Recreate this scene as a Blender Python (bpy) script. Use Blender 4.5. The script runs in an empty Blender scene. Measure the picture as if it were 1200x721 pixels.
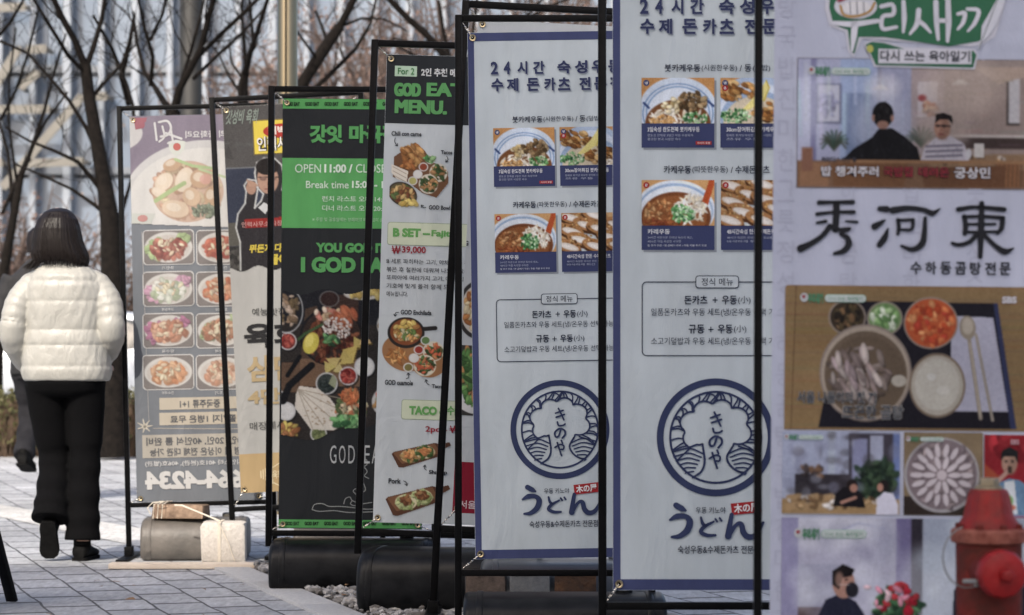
import bpy, bmesh, math, random
import numpy as np
from mathutils import Vector, Matrix, noise
R = math.radians
rnd = random.Random(7)
nr = np.random.RandomState(5)
sc = bpy.context.scene
COL = sc.collection

# ------------------------------------------------------------------ camera, light, exposure
F = 3000.0            # focal length in photo pixels (1200 wide)
HZ = 408.0            # horizon row in the photo
CH = 1.0              # camera height
cam_d = bpy.data.cameras.new('camera')
cam_d.sensor_width = 36.0
cam_d.lens = 36.0 * F / 1200.0
cam_d.clip_start = 0.1
cam_d.clip_end = 3000
cam_d.dof.use_dof = True
cam_d.dof.focus_distance = 8.9
cam_d.dof.aperture_fstop = 5.4
cam = bpy.data.objects.new('camera', cam_d)
COL.objects.link(cam)
cam.location = (0, 0, CH)
cam.rotation_euler = (R(90) + math.atan((HZ - 360.5) / F), 0, 0)
sc.camera = cam

SUN_EL, SUN_AZ = 40.0, 20.0      # sun behind the camera, 20 degrees to its left
w = bpy.data.worlds.new('World'); sc.world = w; w.use_nodes = True
nt = w.node_tree
sky = nt.nodes.new('ShaderNodeTexSky'); sky.sky_type = 'NISHITA'; sky.sun_disc = False
sdir = Vector((-math.sin(R(SUN_AZ)) * math.cos(R(SUN_EL)), -math.cos(R(SUN_AZ)) * math.cos(R(SUN_EL)), math.sin(R(SUN_EL))))
sky.sun_elevation = R(SUN_EL)
sky.sun_rotation = math.atan2(sdir.x, sdir.y)
sky.dust_density = 5.0; sky.air_density = .75; sky.ozone_density = .3
nt.links.new(sky.outputs[0], nt.nodes['Background'].inputs[0])
nt.nodes['Background'].inputs[1].default_value = 0.15
sl = bpy.data.lights.new('sun', 'SUN'); sl.energy = 2.3; sl.angle = R(0.53); sl.color = (1.0, 0.93, 0.82)
so = bpy.data.objects.new('sun', sl); COL.objects.link(so)
so.rotation_euler = (-sdir).to_track_quat('-Z', 'Y').to_euler()
so.location = (0, 0, 30)
vs = sc.view_settings
vs.view_transform = 'Standard'; vs.look = 'None'; vs.gamma = 1; vs.use_curve_mapping = False
vs.exposure = 0.84
sc.cycles.max_bounces = 6

def W(px, py, Y):                 # a photo pixel at depth Y
    return Vector(((px - 600) / F * Y, Y, CH + (HZ - py) / F * Y))

# ------------------------------------------------------------------ object helpers
def tag(o, label, cat, group=None, kind=None):
    if label: o['label'] = label
    if cat: o['category'] = cat
    if group: o['group'] = group
    if kind: o['kind'] = kind
    return o
def thing(name, label, cat, loc=(0, 0, 0), rot=(0, 0, 0), group=None):
    o = bpy.data.objects.new(name, None); COL.objects.link(o)
    o.location = loc; o.rotation_euler = rot; o.empty_display_size = .1
    return tag(o, label, cat, group)
def link(name, me, mat, parent=None):
    o = bpy.data.objects.new(name, me); COL.objects.link(o)
    if mat:
        for m in (mat if isinstance(mat, (list, tuple)) else [mat]): me.materials.append(m)
    if parent: o.parent = parent
    return o
def smooth(o, deg=40):
    me = o.data
    me.polygons.foreach_set('use_smooth', [True] * len(me.polygons))
    try: me.set_sharp_from_angle(angle=R(deg))
    except Exception: pass
    return o

class MB:
    def __init__(s): s.v = []; s.f = []; s.mi = []
    def add(s, v, f, mi=0):
        b = len(s.v); s.v += [tuple(x) for x in v]; s.f += [tuple(b + i for i in p) for p in f]; s.mi += [mi] * len(f)
        return s
    def box(s, c, d, rot=None, mi=0, taper=1.0):
        x, y, z = d[0] / 2, d[1] / 2, d[2] / 2
        v = [Vector((sx * x * (taper if sz > 0 else 1), sy * y * (taper if sz > 0 else 1), sz * z)) for sz in (-1, 1) for sx, sy in ((-1, -1), (1, -1), (1, 1), (-1, 1))]
        if rot is not None: v = [rot @ p for p in v]
        v = [p + Vector(c) for p in v]
        return s.add(v, [(3, 2, 1, 0), (4, 5, 6, 7), (0, 1, 5, 4), (1, 2, 6, 5), (2, 3, 7, 6), (3, 0, 4, 7)], mi)
    def tube(s, pts, rad, n=8, cap=True, mi=0):
        pts = [Vector(p) for p in pts]
        if not isinstance(rad, (list, tuple)): rad = [rad] * len(pts)
        rings = []; up = Vector((0.13, 0.2, 1)).normalized()
        for i, p in enumerate(pts):
            t = (pts[min(i + 1, len(pts) - 1)] - pts[max(i - 1, 0)]).normalized()
            a = t.cross(up)
            if a.length < .05: a = t.cross(Vector((1, 0.1, 0)))
            a.normalize(); b = t.cross(a)
            up = -b if False else up
            rings.append([p + (a * math.cos(k * 2 * math.pi / n) + b * math.sin(k * 2 * math.pi / n)) * rad[i] for k in range(n)])
        v = [q for r in rings for q in r]; f = []
        for i in range(len(pts) - 1):
            for k in range(n):
                f.append((i * n + k, i * n + (k + 1) % n, (i + 1) * n + (k + 1) % n, (i + 1) * n + k))
        if cap:
            f.append(tuple(range(n))[::-1]); f.append(tuple((len(pts) - 1) * n + k for k in range(n)))
        return s.add(v, f, mi)
    def lathe(s, prof, c=(0, 0, 0), n=32, rot=None, fn=None, mi=0):
        v = []; f = []
        for (r, z) in prof:
            for k in range(n):
                a = k * 2 * math.pi / n
                rr = r * (fn(a, z) if fn else 1)
                p = Vector((rr * math.cos(a), rr * math.sin(a), z))
                if rot is not None: p = rot @ p
                v.append(p + Vector(c))
        for i in range(len(prof) - 1):
            for k in range(n):
                f.append((i * n + k, i * n + (k + 1) % n, (i + 1) * n + (k + 1) % n, (i + 1) * n + k))
        f.append(tuple(range(n))[::-1]); f.append(tuple((len(prof) - 1) * n + k for k in range(n)))
        return s.add(v, f, mi)
    def loft(s, rings, cap=True, mi=0):
        n = len(rings[0]); v = [p for r in rings for p in r]; f = []
        for i in range(len(rings) - 1):
            for k in range(n):
                f.append((i * n + k, i * n + (k + 1) % n, (i + 1) * n + (k + 1) % n, (i + 1) * n + k))
        if cap:
            f.append(tuple(range(n))[::-1]); f.append(tuple((len(rings) - 1) * n + k for k in range(n)))
        return s.add(v, f, mi)
    def prism(s, prof, x0, x1, mi=0):     # (y,z) outline extruded along x
        n = len(prof)
        v = [(x0, y, z) for y, z in prof] + [(x1, y, z) for y, z in prof]
        f = [tuple(range(n))[::-1], tuple(range(n, 2 * n))] + [(k, (k + 1) % n, n + (k + 1) % n, n + k) for k in range(n)]
        return s.add(v, f, mi)
    def build(s, name, mat, parent=None, bevel=0, seg=2, sm=None, remesh=0, smooth_it=0):
        me = bpy.data.meshes.new(name); me.from_pydata(s.v, [], s.f); me.update()
        bm = bmesh.new(); bm.from_mesh(me)
        bmesh.ops.recalc_face_normals(bm, faces=bm.faces)
        if bevel:
            es = [e for e in bm.edges if len(e.link_faces) == 2 and e.calc_face_angle(0) > R(28)]
            bmesh.ops.bevel(bm, geom=es, offset=bevel, segments=seg, profile=.6, affect='EDGES', clamp_overlap=True)
        bm.to_mesh(me); bm.free()
        if not bevel and any(s.mi): me.polygons.foreach_set('material_index', s.mi)
        o = link(name, me, mat, parent)
        if remesh:
            m = o.modifiers.new('remesh', 'REMESH'); m.mode = 'VOXEL'; m.voxel_size = remesh; m.use_smooth_shade = True
            if smooth_it:
                m2 = o.modifiers.new('smooth', 'SMOOTH'); m2.factor = .5; m2.iterations = smooth_it
        elif sm: smooth(o, sm)
        elif bevel: smooth(o, 50)
        return o

# ------------------------------------------------------------------ materials
def mat(name, col, rough=.6, metal=0.0, spec=.5, var=0, vscale=8, col2=None, bump=0, bscale=60, coat=0, detail=4):
    m = bpy.data.materials.new(name); m.use_nodes = True; t = m.node_tree
    b = t.nodes['Principled BSDF']
    b.inputs['Base Color'].default_value = (*col, 1); b.inputs['Roughness'].default_value = rough
    b.inputs['Metallic'].default_value = metal; b.inputs['Specular IOR Level'].default_value = spec
    if coat: b.inputs['Coat Weight'].default_value = coat; b.inputs['Coat Roughness'].default_value = .15
    tc = t.nodes.new('ShaderNodeTexCoord')
    if var or col2:
        n = t.nodes.new('ShaderNodeTexNoise'); n.inputs['Scale'].default_value = vscale; n.inputs['Detail'].default_value = detail; n.inputs['Roughness'].default_value = .65
        t.links.new(tc.outputs['Object'], n.inputs['Vector'])
        r = t.nodes.new('ShaderNodeValToRGB'); r.color_ramp.elements[0].position = .33; r.color_ramp.elements[1].position = .68
        c2 = col2 or tuple(min(1, c * (1 + var)) for c in col)
        c1 = col if col2 else tuple(c * (1 - var) for c in col)
        r.color_ramp.elements[0].color = (*c1, 1); r.color_ramp.elements[1].color = (*c2, 1)
        t.links.new(n.outputs[0], r.inputs[0]); t.links.new(r.outputs[0], b.inputs['Base Color'])
    if bump:
        n = t.nodes.new('ShaderNodeTexNoise'); n.inputs['Scale'].default_value = bscale; n.inputs['Detail'].default_value = 5
        t.links.new(tc.outputs['Object'], n.inputs['Vector'])
        bp = t.nodes.new('ShaderNodeBump'); bp.inputs['Strength'].default_value = bump; bp.inputs['Distance'].default_value = .01
        t.links.new(n.outputs[0], bp.inputs['Height']); t.links.new(bp.outputs[0], b.inputs['Normal'])
    return m
M = {}
M['frame'] = mat('black_frame_paint', (.0022, .0022, .0026), .45, spec=.12, var=.4, vscale=20, bump=.12, bscale=90)
M['steel'] = mat('steel', (.62, .60, .56), .25, 1.0)
M['brass'] = mat('brass_eyelet', (.55, .45, .28), .35, 1.0)
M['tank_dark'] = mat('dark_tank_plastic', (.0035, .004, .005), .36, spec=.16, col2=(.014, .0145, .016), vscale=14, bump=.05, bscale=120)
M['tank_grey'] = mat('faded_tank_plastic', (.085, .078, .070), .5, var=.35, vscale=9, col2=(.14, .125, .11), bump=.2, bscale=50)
M['tank_sheen'] = mat('sheen_tinted_tank_plastic', (.07, .078, .09), .28, spec=.5, var=.2, vscale=6)  # lightened blue-grey base stands in for a silvery reflection on the tank top
M['granite'] = mat('pale_granite', (.52, .48, .43), .85, col2=(.66, .62, .56), vscale=70, bump=.5, bscale=90)
M['wood_old'] = mat('weathered_wood', (.13, .085, .058), .85, col2=(.33, .23, .16), vscale=22, bump=.4, bscale=70)
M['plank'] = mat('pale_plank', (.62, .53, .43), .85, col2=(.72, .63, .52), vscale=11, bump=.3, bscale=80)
M['strap'] = mat('pale_strap', (.66, .60, .50), .8, var=.12, vscale=40)
M['brownstone'] = mat('brown_stone', (.05, .036, .028), .9, col2=(.115, .085, .068), vscale=45, bump=.7, bscale=60)
M['greystone'] = mat('grey_stone', (.12, .125, .13), .9, col2=(.18, .185, .19), vscale=45, bump=.5, bscale=60)
M['ruststone'] = mat('rusty_stone', (.05, .037, .030), .9, col2=(.20, .095, .045), vscale=13, bump=.7, bscale=60)
M['kerb'] = mat('kerb_granite', (.40, .40, .40), .85, col2=(.52, .52, .51), vscale=60, bump=.4, bscale=140)
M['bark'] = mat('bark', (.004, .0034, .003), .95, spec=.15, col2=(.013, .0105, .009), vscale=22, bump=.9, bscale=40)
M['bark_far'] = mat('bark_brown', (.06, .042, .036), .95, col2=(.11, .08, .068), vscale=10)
M['leaf_red'] = mat('dry_copper_leaf', (.12, .075, .06), .8, col2=(.20, .135, .115), vscale=3)
M['leaf_pale'] = mat('dry_pale_leaf', (.17, .13, .115), .8, col2=(.24, .20, .18), vscale=3)
M['hedge'] = mat('hedge_leaf', (.045, .050, .018), .7, col2=(.11, .10, .035), vscale=4)
M['hedge_in'] = mat('hedge_twig', (.045, .030, .02), .9, col2=(.10, .065, .04), vscale=12)
M['concrete_post'] = mat('grey_lamp_paint', (.016, .0165, .016), .6, var=.2, vscale=3)
M['hyd_red'] = mat('hydrant_red', (.13, .020, .016), .5, col2=(.25, .016, .014), spec=.2, vscale=26, bump=.25, bscale=50)
M['hyd_cap'] = mat('hydrant_cap_red', (.20, .010, .010), .45, spec=.25, col2=(.30, .012, .013), vscale=28, bump=.2, bscale=60)
M['hyd_rust'] = mat('hydrant_worn_red', (.085, .022, .016), .7, spec=.15, col2=(.155, .020, .015), vscale=24, bump=.4, bscale=70)
M['hyd_scuff'] = mat('hydrant_scuffed_rim', (.16, .045, .032), .75, spec=.15, col2=(.30, .11, .08), vscale=40, bump=.5, bscale=80)
M['hyd_brass'] = mat('hydrant_bronze', (.30, .25, .17), .55, .6, var=.3, vscale=30)
M['wire'] = mat('pale_wire', (.20, .20, .19), .5)
M['skin'] = mat('skin', (.52, .32, .24), .5, var=.08, vscale=20)
M['jacket'] = mat('cream_nylon', (.38, .372, .338), .40, spec=.4)
M['trouser'] = mat('black_trouser_cloth', (.004, .004, .0045), .95, spec=.08, bump=.3, bscale=25)
M['hair'] = mat('dark_brown_hair', (.009, .0055, .0042), .46, spec=.32)
M['shoe'] = mat('black_shoe', (.003, .003, .003), .7, spec=.12)
M['sole'] = mat('grey_sole', (.006, .006, .006), .85, spec=.08, var=.3, vscale=30)
M['collar'] = mat('pale_blue_lining', (.42, .48, .56), .7)
M['dark_jacket'] = mat('black_jacket_cloth', (.012, .012, .014), .8, var=.3, vscale=10)
M['dark_jean'] = mat('charcoal_trouser_cloth', (.020, .020, .023), .95, spec=.1, var=.3, vscale=10)
M['car_body'] = mat('silver_car_paint', (.42, .46, .52), .25, .3, coat=.6)
M['car_glass'] = mat('dark_car_glass', (.02, .025, .03), .06, spec=.8)
M['rubber'] = mat('rubber', (.02, .02, .02), .8)
M['lamp'] = mat('lamp_lens', (.7, .7, .68), .15)
M['fin'] = mat('white_fin', (.25, .28, .325), .5, var=.05, vscale=.6)
M['band'] = mat('facade_band', (.15, .17, .20), .55, var=.15, vscale=.5)
M['brace'] = mat('cream_steel', (.15, .145, .13), .6, var=.1, vscale=1)
M['glass'] = mat('blue_facade_glass', (.12, .16, .225), .2, spec=.6, col2=(.20, .245, .315), vscale=.16, detail=2)
M['office'] = mat('concrete_panel', (.42, .40, .38), .8, var=.12, vscale=.4)
M['shade_tower_glass'] = mat('shade_tower_window_glass', (.06, .08, .1), .1, spec=.7)

# jacket: fine creases gathered along the quilting
t = M['jacket'].node_tree; b = t.nodes['Principled BSDF']; tc = t.nodes.new('ShaderNodeTexCoord')
mp = t.nodes.new('ShaderNodeMapping'); mp.inputs['Scale'].default_value = (36, 36, 15)
n1 = t.nodes.new('ShaderNodeTexNoise'); n1.inputs['Scale'].default_value = 1; n1.inputs['Detail'].default_value = 4; n1.inputs['Distortion'].default_value = 1.2
bp = t.nodes.new('ShaderNodeBump'); bp.inputs['Strength'].default_value = .26; bp.inputs['Distance'].default_value = .02
t.links.new(tc.outputs['Object'], mp.inputs[0]); t.links.new(mp.outputs[0], n1.inputs['Vector'])
t.links.new(n1.outputs[0], bp.inputs['Height']); t.links.new(bp.outputs[0], b.inputs['Normal'])

# print material: the colours of the printed cloth live in a colour attribute
def print_mat(name, rough, weave):
    m = bpy.data.materials.new(name); m.use_nodes = True; t = m.node_tree; b = t.nodes['Principled BSDF']
    a = t.nodes.new('ShaderNodeVertexColor'); a.layer_name = 'ink'
    tc = t.nodes.new('ShaderNodeTexCoord')
    n = t.nodes.new('ShaderNodeTexNoise'); n.inputs['Scale'].default_value = 7; n.inputs['Detail'].default_value = 6
    mp = t.nodes.new('ShaderNodeMapping'); mp.inputs['Scale'].default_value = (1.4, 1, .35)
    r = t.nodes.new('ShaderNodeMapRange'); r.inputs[1].default_value = .3; r.inputs[2].default_value = .7; r.inputs[3].default_value = .88; r.inputs[4].default_value = 1.07
    mx = t.nodes.new('ShaderNodeMix'); mx.data_type = 'RGBA'; mx.blend_type = 'MULTIPLY'; mx.inputs[0].default_value = 1
    t.links.new(tc.outputs['Object'], mp.inputs[0]); t.links.new(mp.outputs[0], n.inputs['Vector'])
    t.links.new(n.outputs[0], r.inputs[0]); t.links.new(a.outputs[0], mx.inputs[6]); t.links.new(r.outputs[0], mx.inputs[7])
    t.links.new(mx.outputs[2], b.inputs['Base Color'])
    b.inputs['Roughness'].default_value = rough; b.inputs['Specular IOR Level'].default_value = .10
    # weave of the cloth
    wv = t.nodes.new('ShaderNodeTexNoise'); wv.inputs['Scale'].default_value = 1; wv.inputs['Detail'].default_value = 2
    m2 = t.nodes.new('ShaderNodeMapping'); m2.inputs['Scale'].default_value = (260, 1, 90)
    bp = t.nodes.new('ShaderNodeBump'); bp.inputs['Strength'].default_value = weave; bp.inputs['Distance'].default_value = .003
    t.links.new(tc.outputs['Object'], m2.inputs[0]); t.links.new(m2.outputs[0], wv.inputs['Vector'])
    t.links.new(wv.outputs[0], bp.inputs['Height'])
    cr = t.nodes.new('ShaderNodeTexNoise'); cr.inputs['Scale'].default_value = 1; cr.inputs['Detail'].default_value = 3; cr.inputs['Distortion'].default_value = 1.0
    m3 = t.nodes.new('ShaderNodeMapping'); m3.inputs['Scale'].default_value = (5.5, 1, 2.2); m3.inputs['Rotation'].default_value = (0, .5, 0)
    b3 = t.nodes.new('ShaderNodeBump'); b3.inputs['Strength'].default_value = .3; b3.inputs['Distance'].default_value = .05
    t.links.new(tc.outputs['Object'], m3.inputs[0]); t.links.new(m3.outputs[0], cr.inputs['Vector']); t.links.new(cr.outputs[0], b3.inputs['Height'])
    t.links.new(bp.outputs[0], b3.inputs['Normal']); t.links.new(b3.outputs[0], b.inputs['Normal'])
    return m
M['print'] = print_mat('printed_banner_cloth', .55, .25)

# ------------------------------------------------------------------ ground
def plane_xy(name, pts, z, m, kind='structure'):
    me = bpy.data.meshes.new(name); me.from_pydata([(x, y, z) for x, y in pts], [], [tuple(range(len(pts)))])
    o = link(name, me, m); o['kind'] = kind
    return o
def paver_mat(name, ang, bw, bh, c1, c2, mort, msize, bump=.5, off=.5, squeeze=1.0):
    m = bpy.data.materials.new(name); m.use_nodes = True; t = m.node_tree; b = t.nodes['Principled BSDF']
    tc = t.nodes.new('ShaderNodeTexCoord')
    wob = t.nodes.new('ShaderNodeTexNoise'); wob.inputs['Scale'].default_value = 2.3; wob.inputs['Detail'].default_value = 3
    t.links.new(tc.outputs['Object'], wob.inputs['Vector'])
    mw = t.nodes.new('ShaderNodeVectorMath'); mw.operation = 'SCALE'; mw.inputs[3].default_value = .035
    ad = t.nodes.new('ShaderNodeVectorMath'); ad.operation = 'ADD'
    t.links.new(wob.outputs['Color'], mw.inputs[0]); t.links.new(tc.outputs['Object'], ad.inputs[0]); t.links.new(mw.outputs[0], ad.inputs[1])
    mp0 = t.nodes.new('ShaderNodeMapping'); mp0.inputs['Rotation'].default_value = (0, 0, ang)
    t.links.new(ad.outputs[0], mp0.inputs[0])
    mp = t.nodes.new('ShaderNodeMapping'); mp.inputs['Scale'].default_value = (squeeze, 1, 1)
    t.links.new(mp0.outputs[0], mp.inputs[0])
    br = t.nodes.new('ShaderNodeTexBrick'); br.offset = off; br.inputs['Scale'].default_value = 1
    br.inputs['Brick Width'].default_value = bw; br.inputs['Row Height'].default_value = bh
    br.inputs['Mortar Size'].default_value = msize; br.inputs['Mortar Smooth'].default_value = .25
    br.inputs['Color1'].default_value = (*c1, 1); br.inputs['Color2'].default_value = (*c2, 1); br.inputs['Mortar'].default_value = (*mort, 1)
    t.links.new(mp.outputs[0], br.inputs['Vector'])
    st = t.nodes.new('ShaderNodeMapping'); st.inputs['Scale'].default_value = (34, 9, 1)
    ns = t.nodes.new('ShaderNodeTexNoise'); ns.inputs['Scale'].default_value = 1; ns.inputs['Detail'].default_value = 6; ns.inputs['Roughness'].default_value = .7
    t.links.new(tc.outputs['Object'], st.inputs[0]); t.links.new(st.outputs[0], ns.inputs['Vector'])
    mr = t.nodes.new('ShaderNodeMapRange'); mr.inputs[1].default_value = .25; mr.inputs[2].default_value = .75; mr.inputs[3].default_value = .62; mr.inputs[4].default_value = 1.3
    t.links.new(ns.outputs[0], mr.inputs[0])
    big = t.nodes.new('ShaderNodeTexNoise'); big.inputs['Scale'].default_value = .9; big.inputs['Detail'].default_value = 5
    t.links.new(tc.outputs['Object'], big.inputs['Vector'])
    mr2 = t.nodes.new('ShaderNodeMapRange'); mr2.inputs[1].default_value = .3; mr2.inputs[2].default_value = .7; mr2.inputs[3].default_value = .72; mr2.inputs[4].default_value = 1.17
    t.links.new(big.outputs[0], mr2.inputs[0])
    mu = t.nodes.new('ShaderNodeMath'); mu.operation = 'MULTIPLY'; t.links.new(mr.outputs[0], mu.inputs[0]); t.links.new(mr2.outputs[0], mu.inputs[1])
    mx = t.nodes.new('ShaderNodeMix'); mx.data_type = 'RGBA'; mx.blend_type = 'MULTIPLY'; mx.inputs[0].default_value = 1
    t.links.new(br.outputs[0], mx.inputs[6]); t.links.new(mu.outputs[0], mx.inputs[7]); t.links.new(mx.outputs[2], b.inputs['Base Color'])
    b.inputs['Roughness'].default_value = .85
    sub = t.nodes.new('ShaderNodeMath'); sub.operation = 'MULTIPLY_ADD'; sub.inputs[1].default_value = -1.3
    t.links.new(br.outputs['Fac'], sub.inputs[0]); t.links.new(ns.outputs[0], sub.inputs[2])
    bp = t.nodes.new('ShaderNodeBump'); bp.inputs['Strength'].default_value = bump; bp.inputs['Distance'].default_value = .012
    t.links.new(sub.outputs[0], bp.inputs['Height']); t.links.new(bp.outputs[0], b.inputs['Normal'])
    return m
KD = Vector((-.31, 1, 0)).normalized()          # the kerb runs away and to the left
kang = math.atan2(KD.y, KD.x)
M['paver'] = paver_mat('grey_pavers', -kang, .40 * .3, .205, (.36, .37, .385), (.47, .48, .495), (.10, .10, .105), .006, .6, .5, .3)
plane_xy('ground', [(-400, -60), (400, -60), (400, 900), (-400, 900)], -.012, mat('far_paving', (.30, .30, .29), .9, var=.15, vscale=.5))
plane_xy('pavement', [(-14, 2), (9, 2), (9, 26), (-14, 26)], 0, M['paver'])
# kerb line
K0 = Vector((-1.417, 11.81, 0)); 
def kpt(tt, off): # tt metres along the kerb direction from K0, off to the right
    n = Vector((KD.y, -KD.x, 0))
    return K0 + KD * tt + n * off
mb = MB()
L = -8.0; 
while L < -.02:
    a, b_ = L + .004, L + .996
    vv = [kpt(a, 0), kpt(b_, 0), kpt(b_, .155), kpt(a, .155)]
    mb.add([v + Vector((0, 0, -.05)) for v in vv] + [v + Vector((0, 0, .012)) for v in vv], [(3, 2, 1, 0), (4, 5, 6, 7), (0, 1, 5, 4), (1, 2, 6, 5), (2, 3, 7, 6), (3, 0, 4, 7)])
    L += 1.0
o = mb.build('kerb', M['kerb'], bevel=.004); o['kind'] = 'structure'
g = [kpt(-8, .155), kpt(-.2, .155), kpt(-.2, 1.25), kpt(-8, 1.25)]
plane_xy('gravel_bed', [(p.x, p.y) for p in g], .004, mat('gravel_dirt', (.07, .065, .06), .95, var=.4, vscale=40, bump=.8, bscale=90))
# loose stones, nobody could count them
ico = bmesh.new(); bmesh.ops.create_icosphere(ico, subdivisions=1, radius=1)
iv = np.array([v.co[:] for v in ico.verts]); ifc = [tuple(v.index for v in f.verts) for f in ico.faces]; ico.free()
gv = []; gf = []; gm = []
for i in range(5200):
    tt = rnd.uniform(-3.6, -.25); of = rnd.uniform(.165, 1.2)
    p = kpt(tt, of); s = rnd.choice([.008, .011, .014, .017, .021])
    sv = iv * (1 + nr.uniform(-.3, .25, (len(iv), 1))) * np.array([s * rnd.uniform(.8, 1.3), s * rnd.uniform(.8, 1.3), s * .75])
    a = rnd.random() * 6.3; ca, sa = math.cos(a), math.sin(a)
    sv = sv @ np.array([[ca, -sa, 0], [sa, ca, 0], [0, 0, 1]])
    sv += np.array([p.x, p.y, s * .5 + .004 + abs(rnd.gauss(0, .006))])
    b0 = len(gv); gv += [tuple(q) for q in sv]; gf += [tuple(b0 + k for k in f) for f in ifc]
    mi = rnd.choice([0, 0, 0, 1, 1, 2, 2, 3]) ; gm += [mi] * len(ifc)
me = bpy.data.meshes.new('gravel'); me.from_pydata(gv, [], gf); me.polygons.foreach_set('material_index', gm)
o = link('gravel', me, [mat('gravel_a', (.32, .31, .30), .9, var=.2, vscale=60), mat('gravel_b', (.20, .195, .19), .9, var=.2, vscale=60), mat('gravel_c', (.44, .43, .41), .9, var=.2, vscale=60), mat('gravel_d', (.12, .11, .10), .9, var=.2, vscale=60)])
tag(o, 'loose grey crushed gravel in the bed beside the kerb', 'gravel', kind='stuff')
lv = []; lf = []
for i in range(70):
    tt, of = (rnd.uniform(-3.2, -.3), rnd.uniform(.2, 1.1)) if i < 52 else (rnd.uniform(-3.2, -.3), rnd.uniform(-1.6, .1))
    p = kpt(tt, of); a = rnd.uniform(0, 6.28); l = rnd.uniform(.014, .030); z0 = (.030 if i < 52 else .010)
    d1 = Vector((math.cos(a), math.sin(a), rnd.uniform(-.1, .25))); d2 = Vector((-math.sin(a), math.cos(a), rnd.uniform(-.2, .3)))
    b0 = len(lv); c0 = Vector((p.x, p.y, z0))
    for q in (d1 * l, d2 * l * .42 + d1 * l * .2, d2 * l * .38 - d1 * l * .45, d1 * -l, d2 * -l * .38 - d1 * l * .4, d2 * -l * .42 + d1 * l * .2): lv.append(tuple(c0 + q + Vector((0, 0, abs(q.dot(d2)) * .35))))
    lf += [(b0, b0 + 1, b0 + 5), (b0 + 1, b0 + 2, b0 + 4, b0 + 5), (b0 + 2, b0 + 3, b0 + 4)]
me = bpy.data.meshes.new('leaf_litter'); me.from_pydata(lv, [], lf)
tag(link('leaf_litter', me, mat('dead_leaf', (.16, .085, .04), .8, col2=(.26, .16, .085), vscale=30)), 'small dead brown leaves scattered over the gravel and paving', 'leaf litter', kind='stuff')
# raised tactile strip of white slabs across the sunlit paving
M['tactile'] = paver_mat('white_tactile_slab', R(28) - 0, .30, .30, (.62, .61, .58), (.68, .67, .64), (.40, .39, .37), .006, .3, 0)
pa, pb, pc, pd = (W(-190, y, F / (y - HZ)) for y in (560, 572, 572, 560))
def gp(px, py): q = W(px, py, F / (py - HZ)); return (q.x, q.y)
plane_xy('tactile_paving', [gp(-160, 561), gp(-160, 569), gp(0, 606), gp(150, 638), gp(560, 727), gp(560, 700), gp(150, 617), gp(0, 592)][:4] + [gp(190, 646), gp(190, 624), gp(150, 617), gp(0, 592)], .004, M['tactile'])

# ------------------------------------------------------------------ printing on cloth
def lin(c, gain=1.0):
    c = np.asarray(c, float) / 255.0
    lum = (c * np.array([.3, .59, .11])).sum(-1, keepdims=True); c = c + (lum - c) * .16
    l = np.where(c <= .04045, c / 12.92, ((c + .055) / 1.055) ** 2.4) * gain
    return np.clip(l, .002, .88)

_tc = {}
_tcurve = bpy.data.curves.new('type', 'FONT'); _tobj = bpy.data.objects.new('type', _tcurve); COL.objects.link(_tobj)
def glyphs(body, bold, sp=1.0):
    k = (body, bold, sp)
    if k not in _tc:
        _tcurve.body = body; _tcurve.offset = bold; _tcurve.resolution_u = 3; _tcurve.space_character = sp
        me = _tobj.to_mesh()
        v = np.array([q.co[:2] for q in me.vertices]); f = [tuple(p.vertices) for p in me.polygons]
        _tobj.to_mesh_clear()
        v -= v.min(0); ext = v.max(0); v = v / np.maximum(ext, 1e-6)
        _tc[k] = (v, f, ext)
    return _tc[k]

def stroke_poly(pts, wid):
    """variable-width ribbon along points -> list of quads"""
    pts = [np.array(p, float) for p in pts]
    if not isinstance(wid, (list, tuple)): wid = [wid] * len(pts)
    if len(pts) > 2:      # catmull-rom
        P = [2 * pts[0] - pts[1]] + pts + [2 * pts[-1] - pts[-2]]; o = []; ow = []
        Wd = [wid[0]] + list(wid) + [wid[-1]]
        for i in range(1, len(P) - 2):
            for s in range(6):
                t = s / 6
                o.append(.5 * (2 * P[i] + (P[i + 1] - P[i - 1]) * t + (2 * P[i - 1] - 5 * P[i] + 4 * P[i + 1] - P[i + 2]) * t * t + (3 * P[i] - P[i - 1] - 3 * P[i + 1] + P[i + 2]) * t ** 3))
                ow.append(Wd[i] * (1 - t) + Wd[i + 1] * t)
        o.append(pts[-1]); ow.append(wid[-1]); pts, wid = o, ow
    v = []; f = []
    for i, p in enumerate(pts):
        d = pts[min(i + 1, len(pts) - 1)] - pts[max(i - 1, 0)]
        d = d / (np.linalg.norm(d) + 1e-9); nrm = np.array([-d[1], d[0]])
        v += [p + nrm * wid[i] / 2, p - nrm * wid[i] / 2]
        if i: f.append((2 * i - 2, 2 * i - 1, 2 * i + 1, 2 * i))
    for e, sgn in ((0, -1), (len(pts) - 1, 1)):        # round ends
        d = pts[1] - pts[0] if e == 0 else pts[-1] - pts[-2]
        a0 = math.atan2(d[1], d[0]) * 1.0
        b = len(v); r = wid[e] / 2
        ring = [pts[e] + r * np.array([math.cos(a0 + sgn * 0 + (k / 6 - .5) * math.pi + (math.pi if sgn < 0 else 0)), math.sin(a0 + (k / 6 - .5) * math.pi + (math.pi if sgn < 0 else 0))]) for k in range(7)]
        v += ring; f.append(tuple(range(b, b + 7)))
    return v, f

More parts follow.
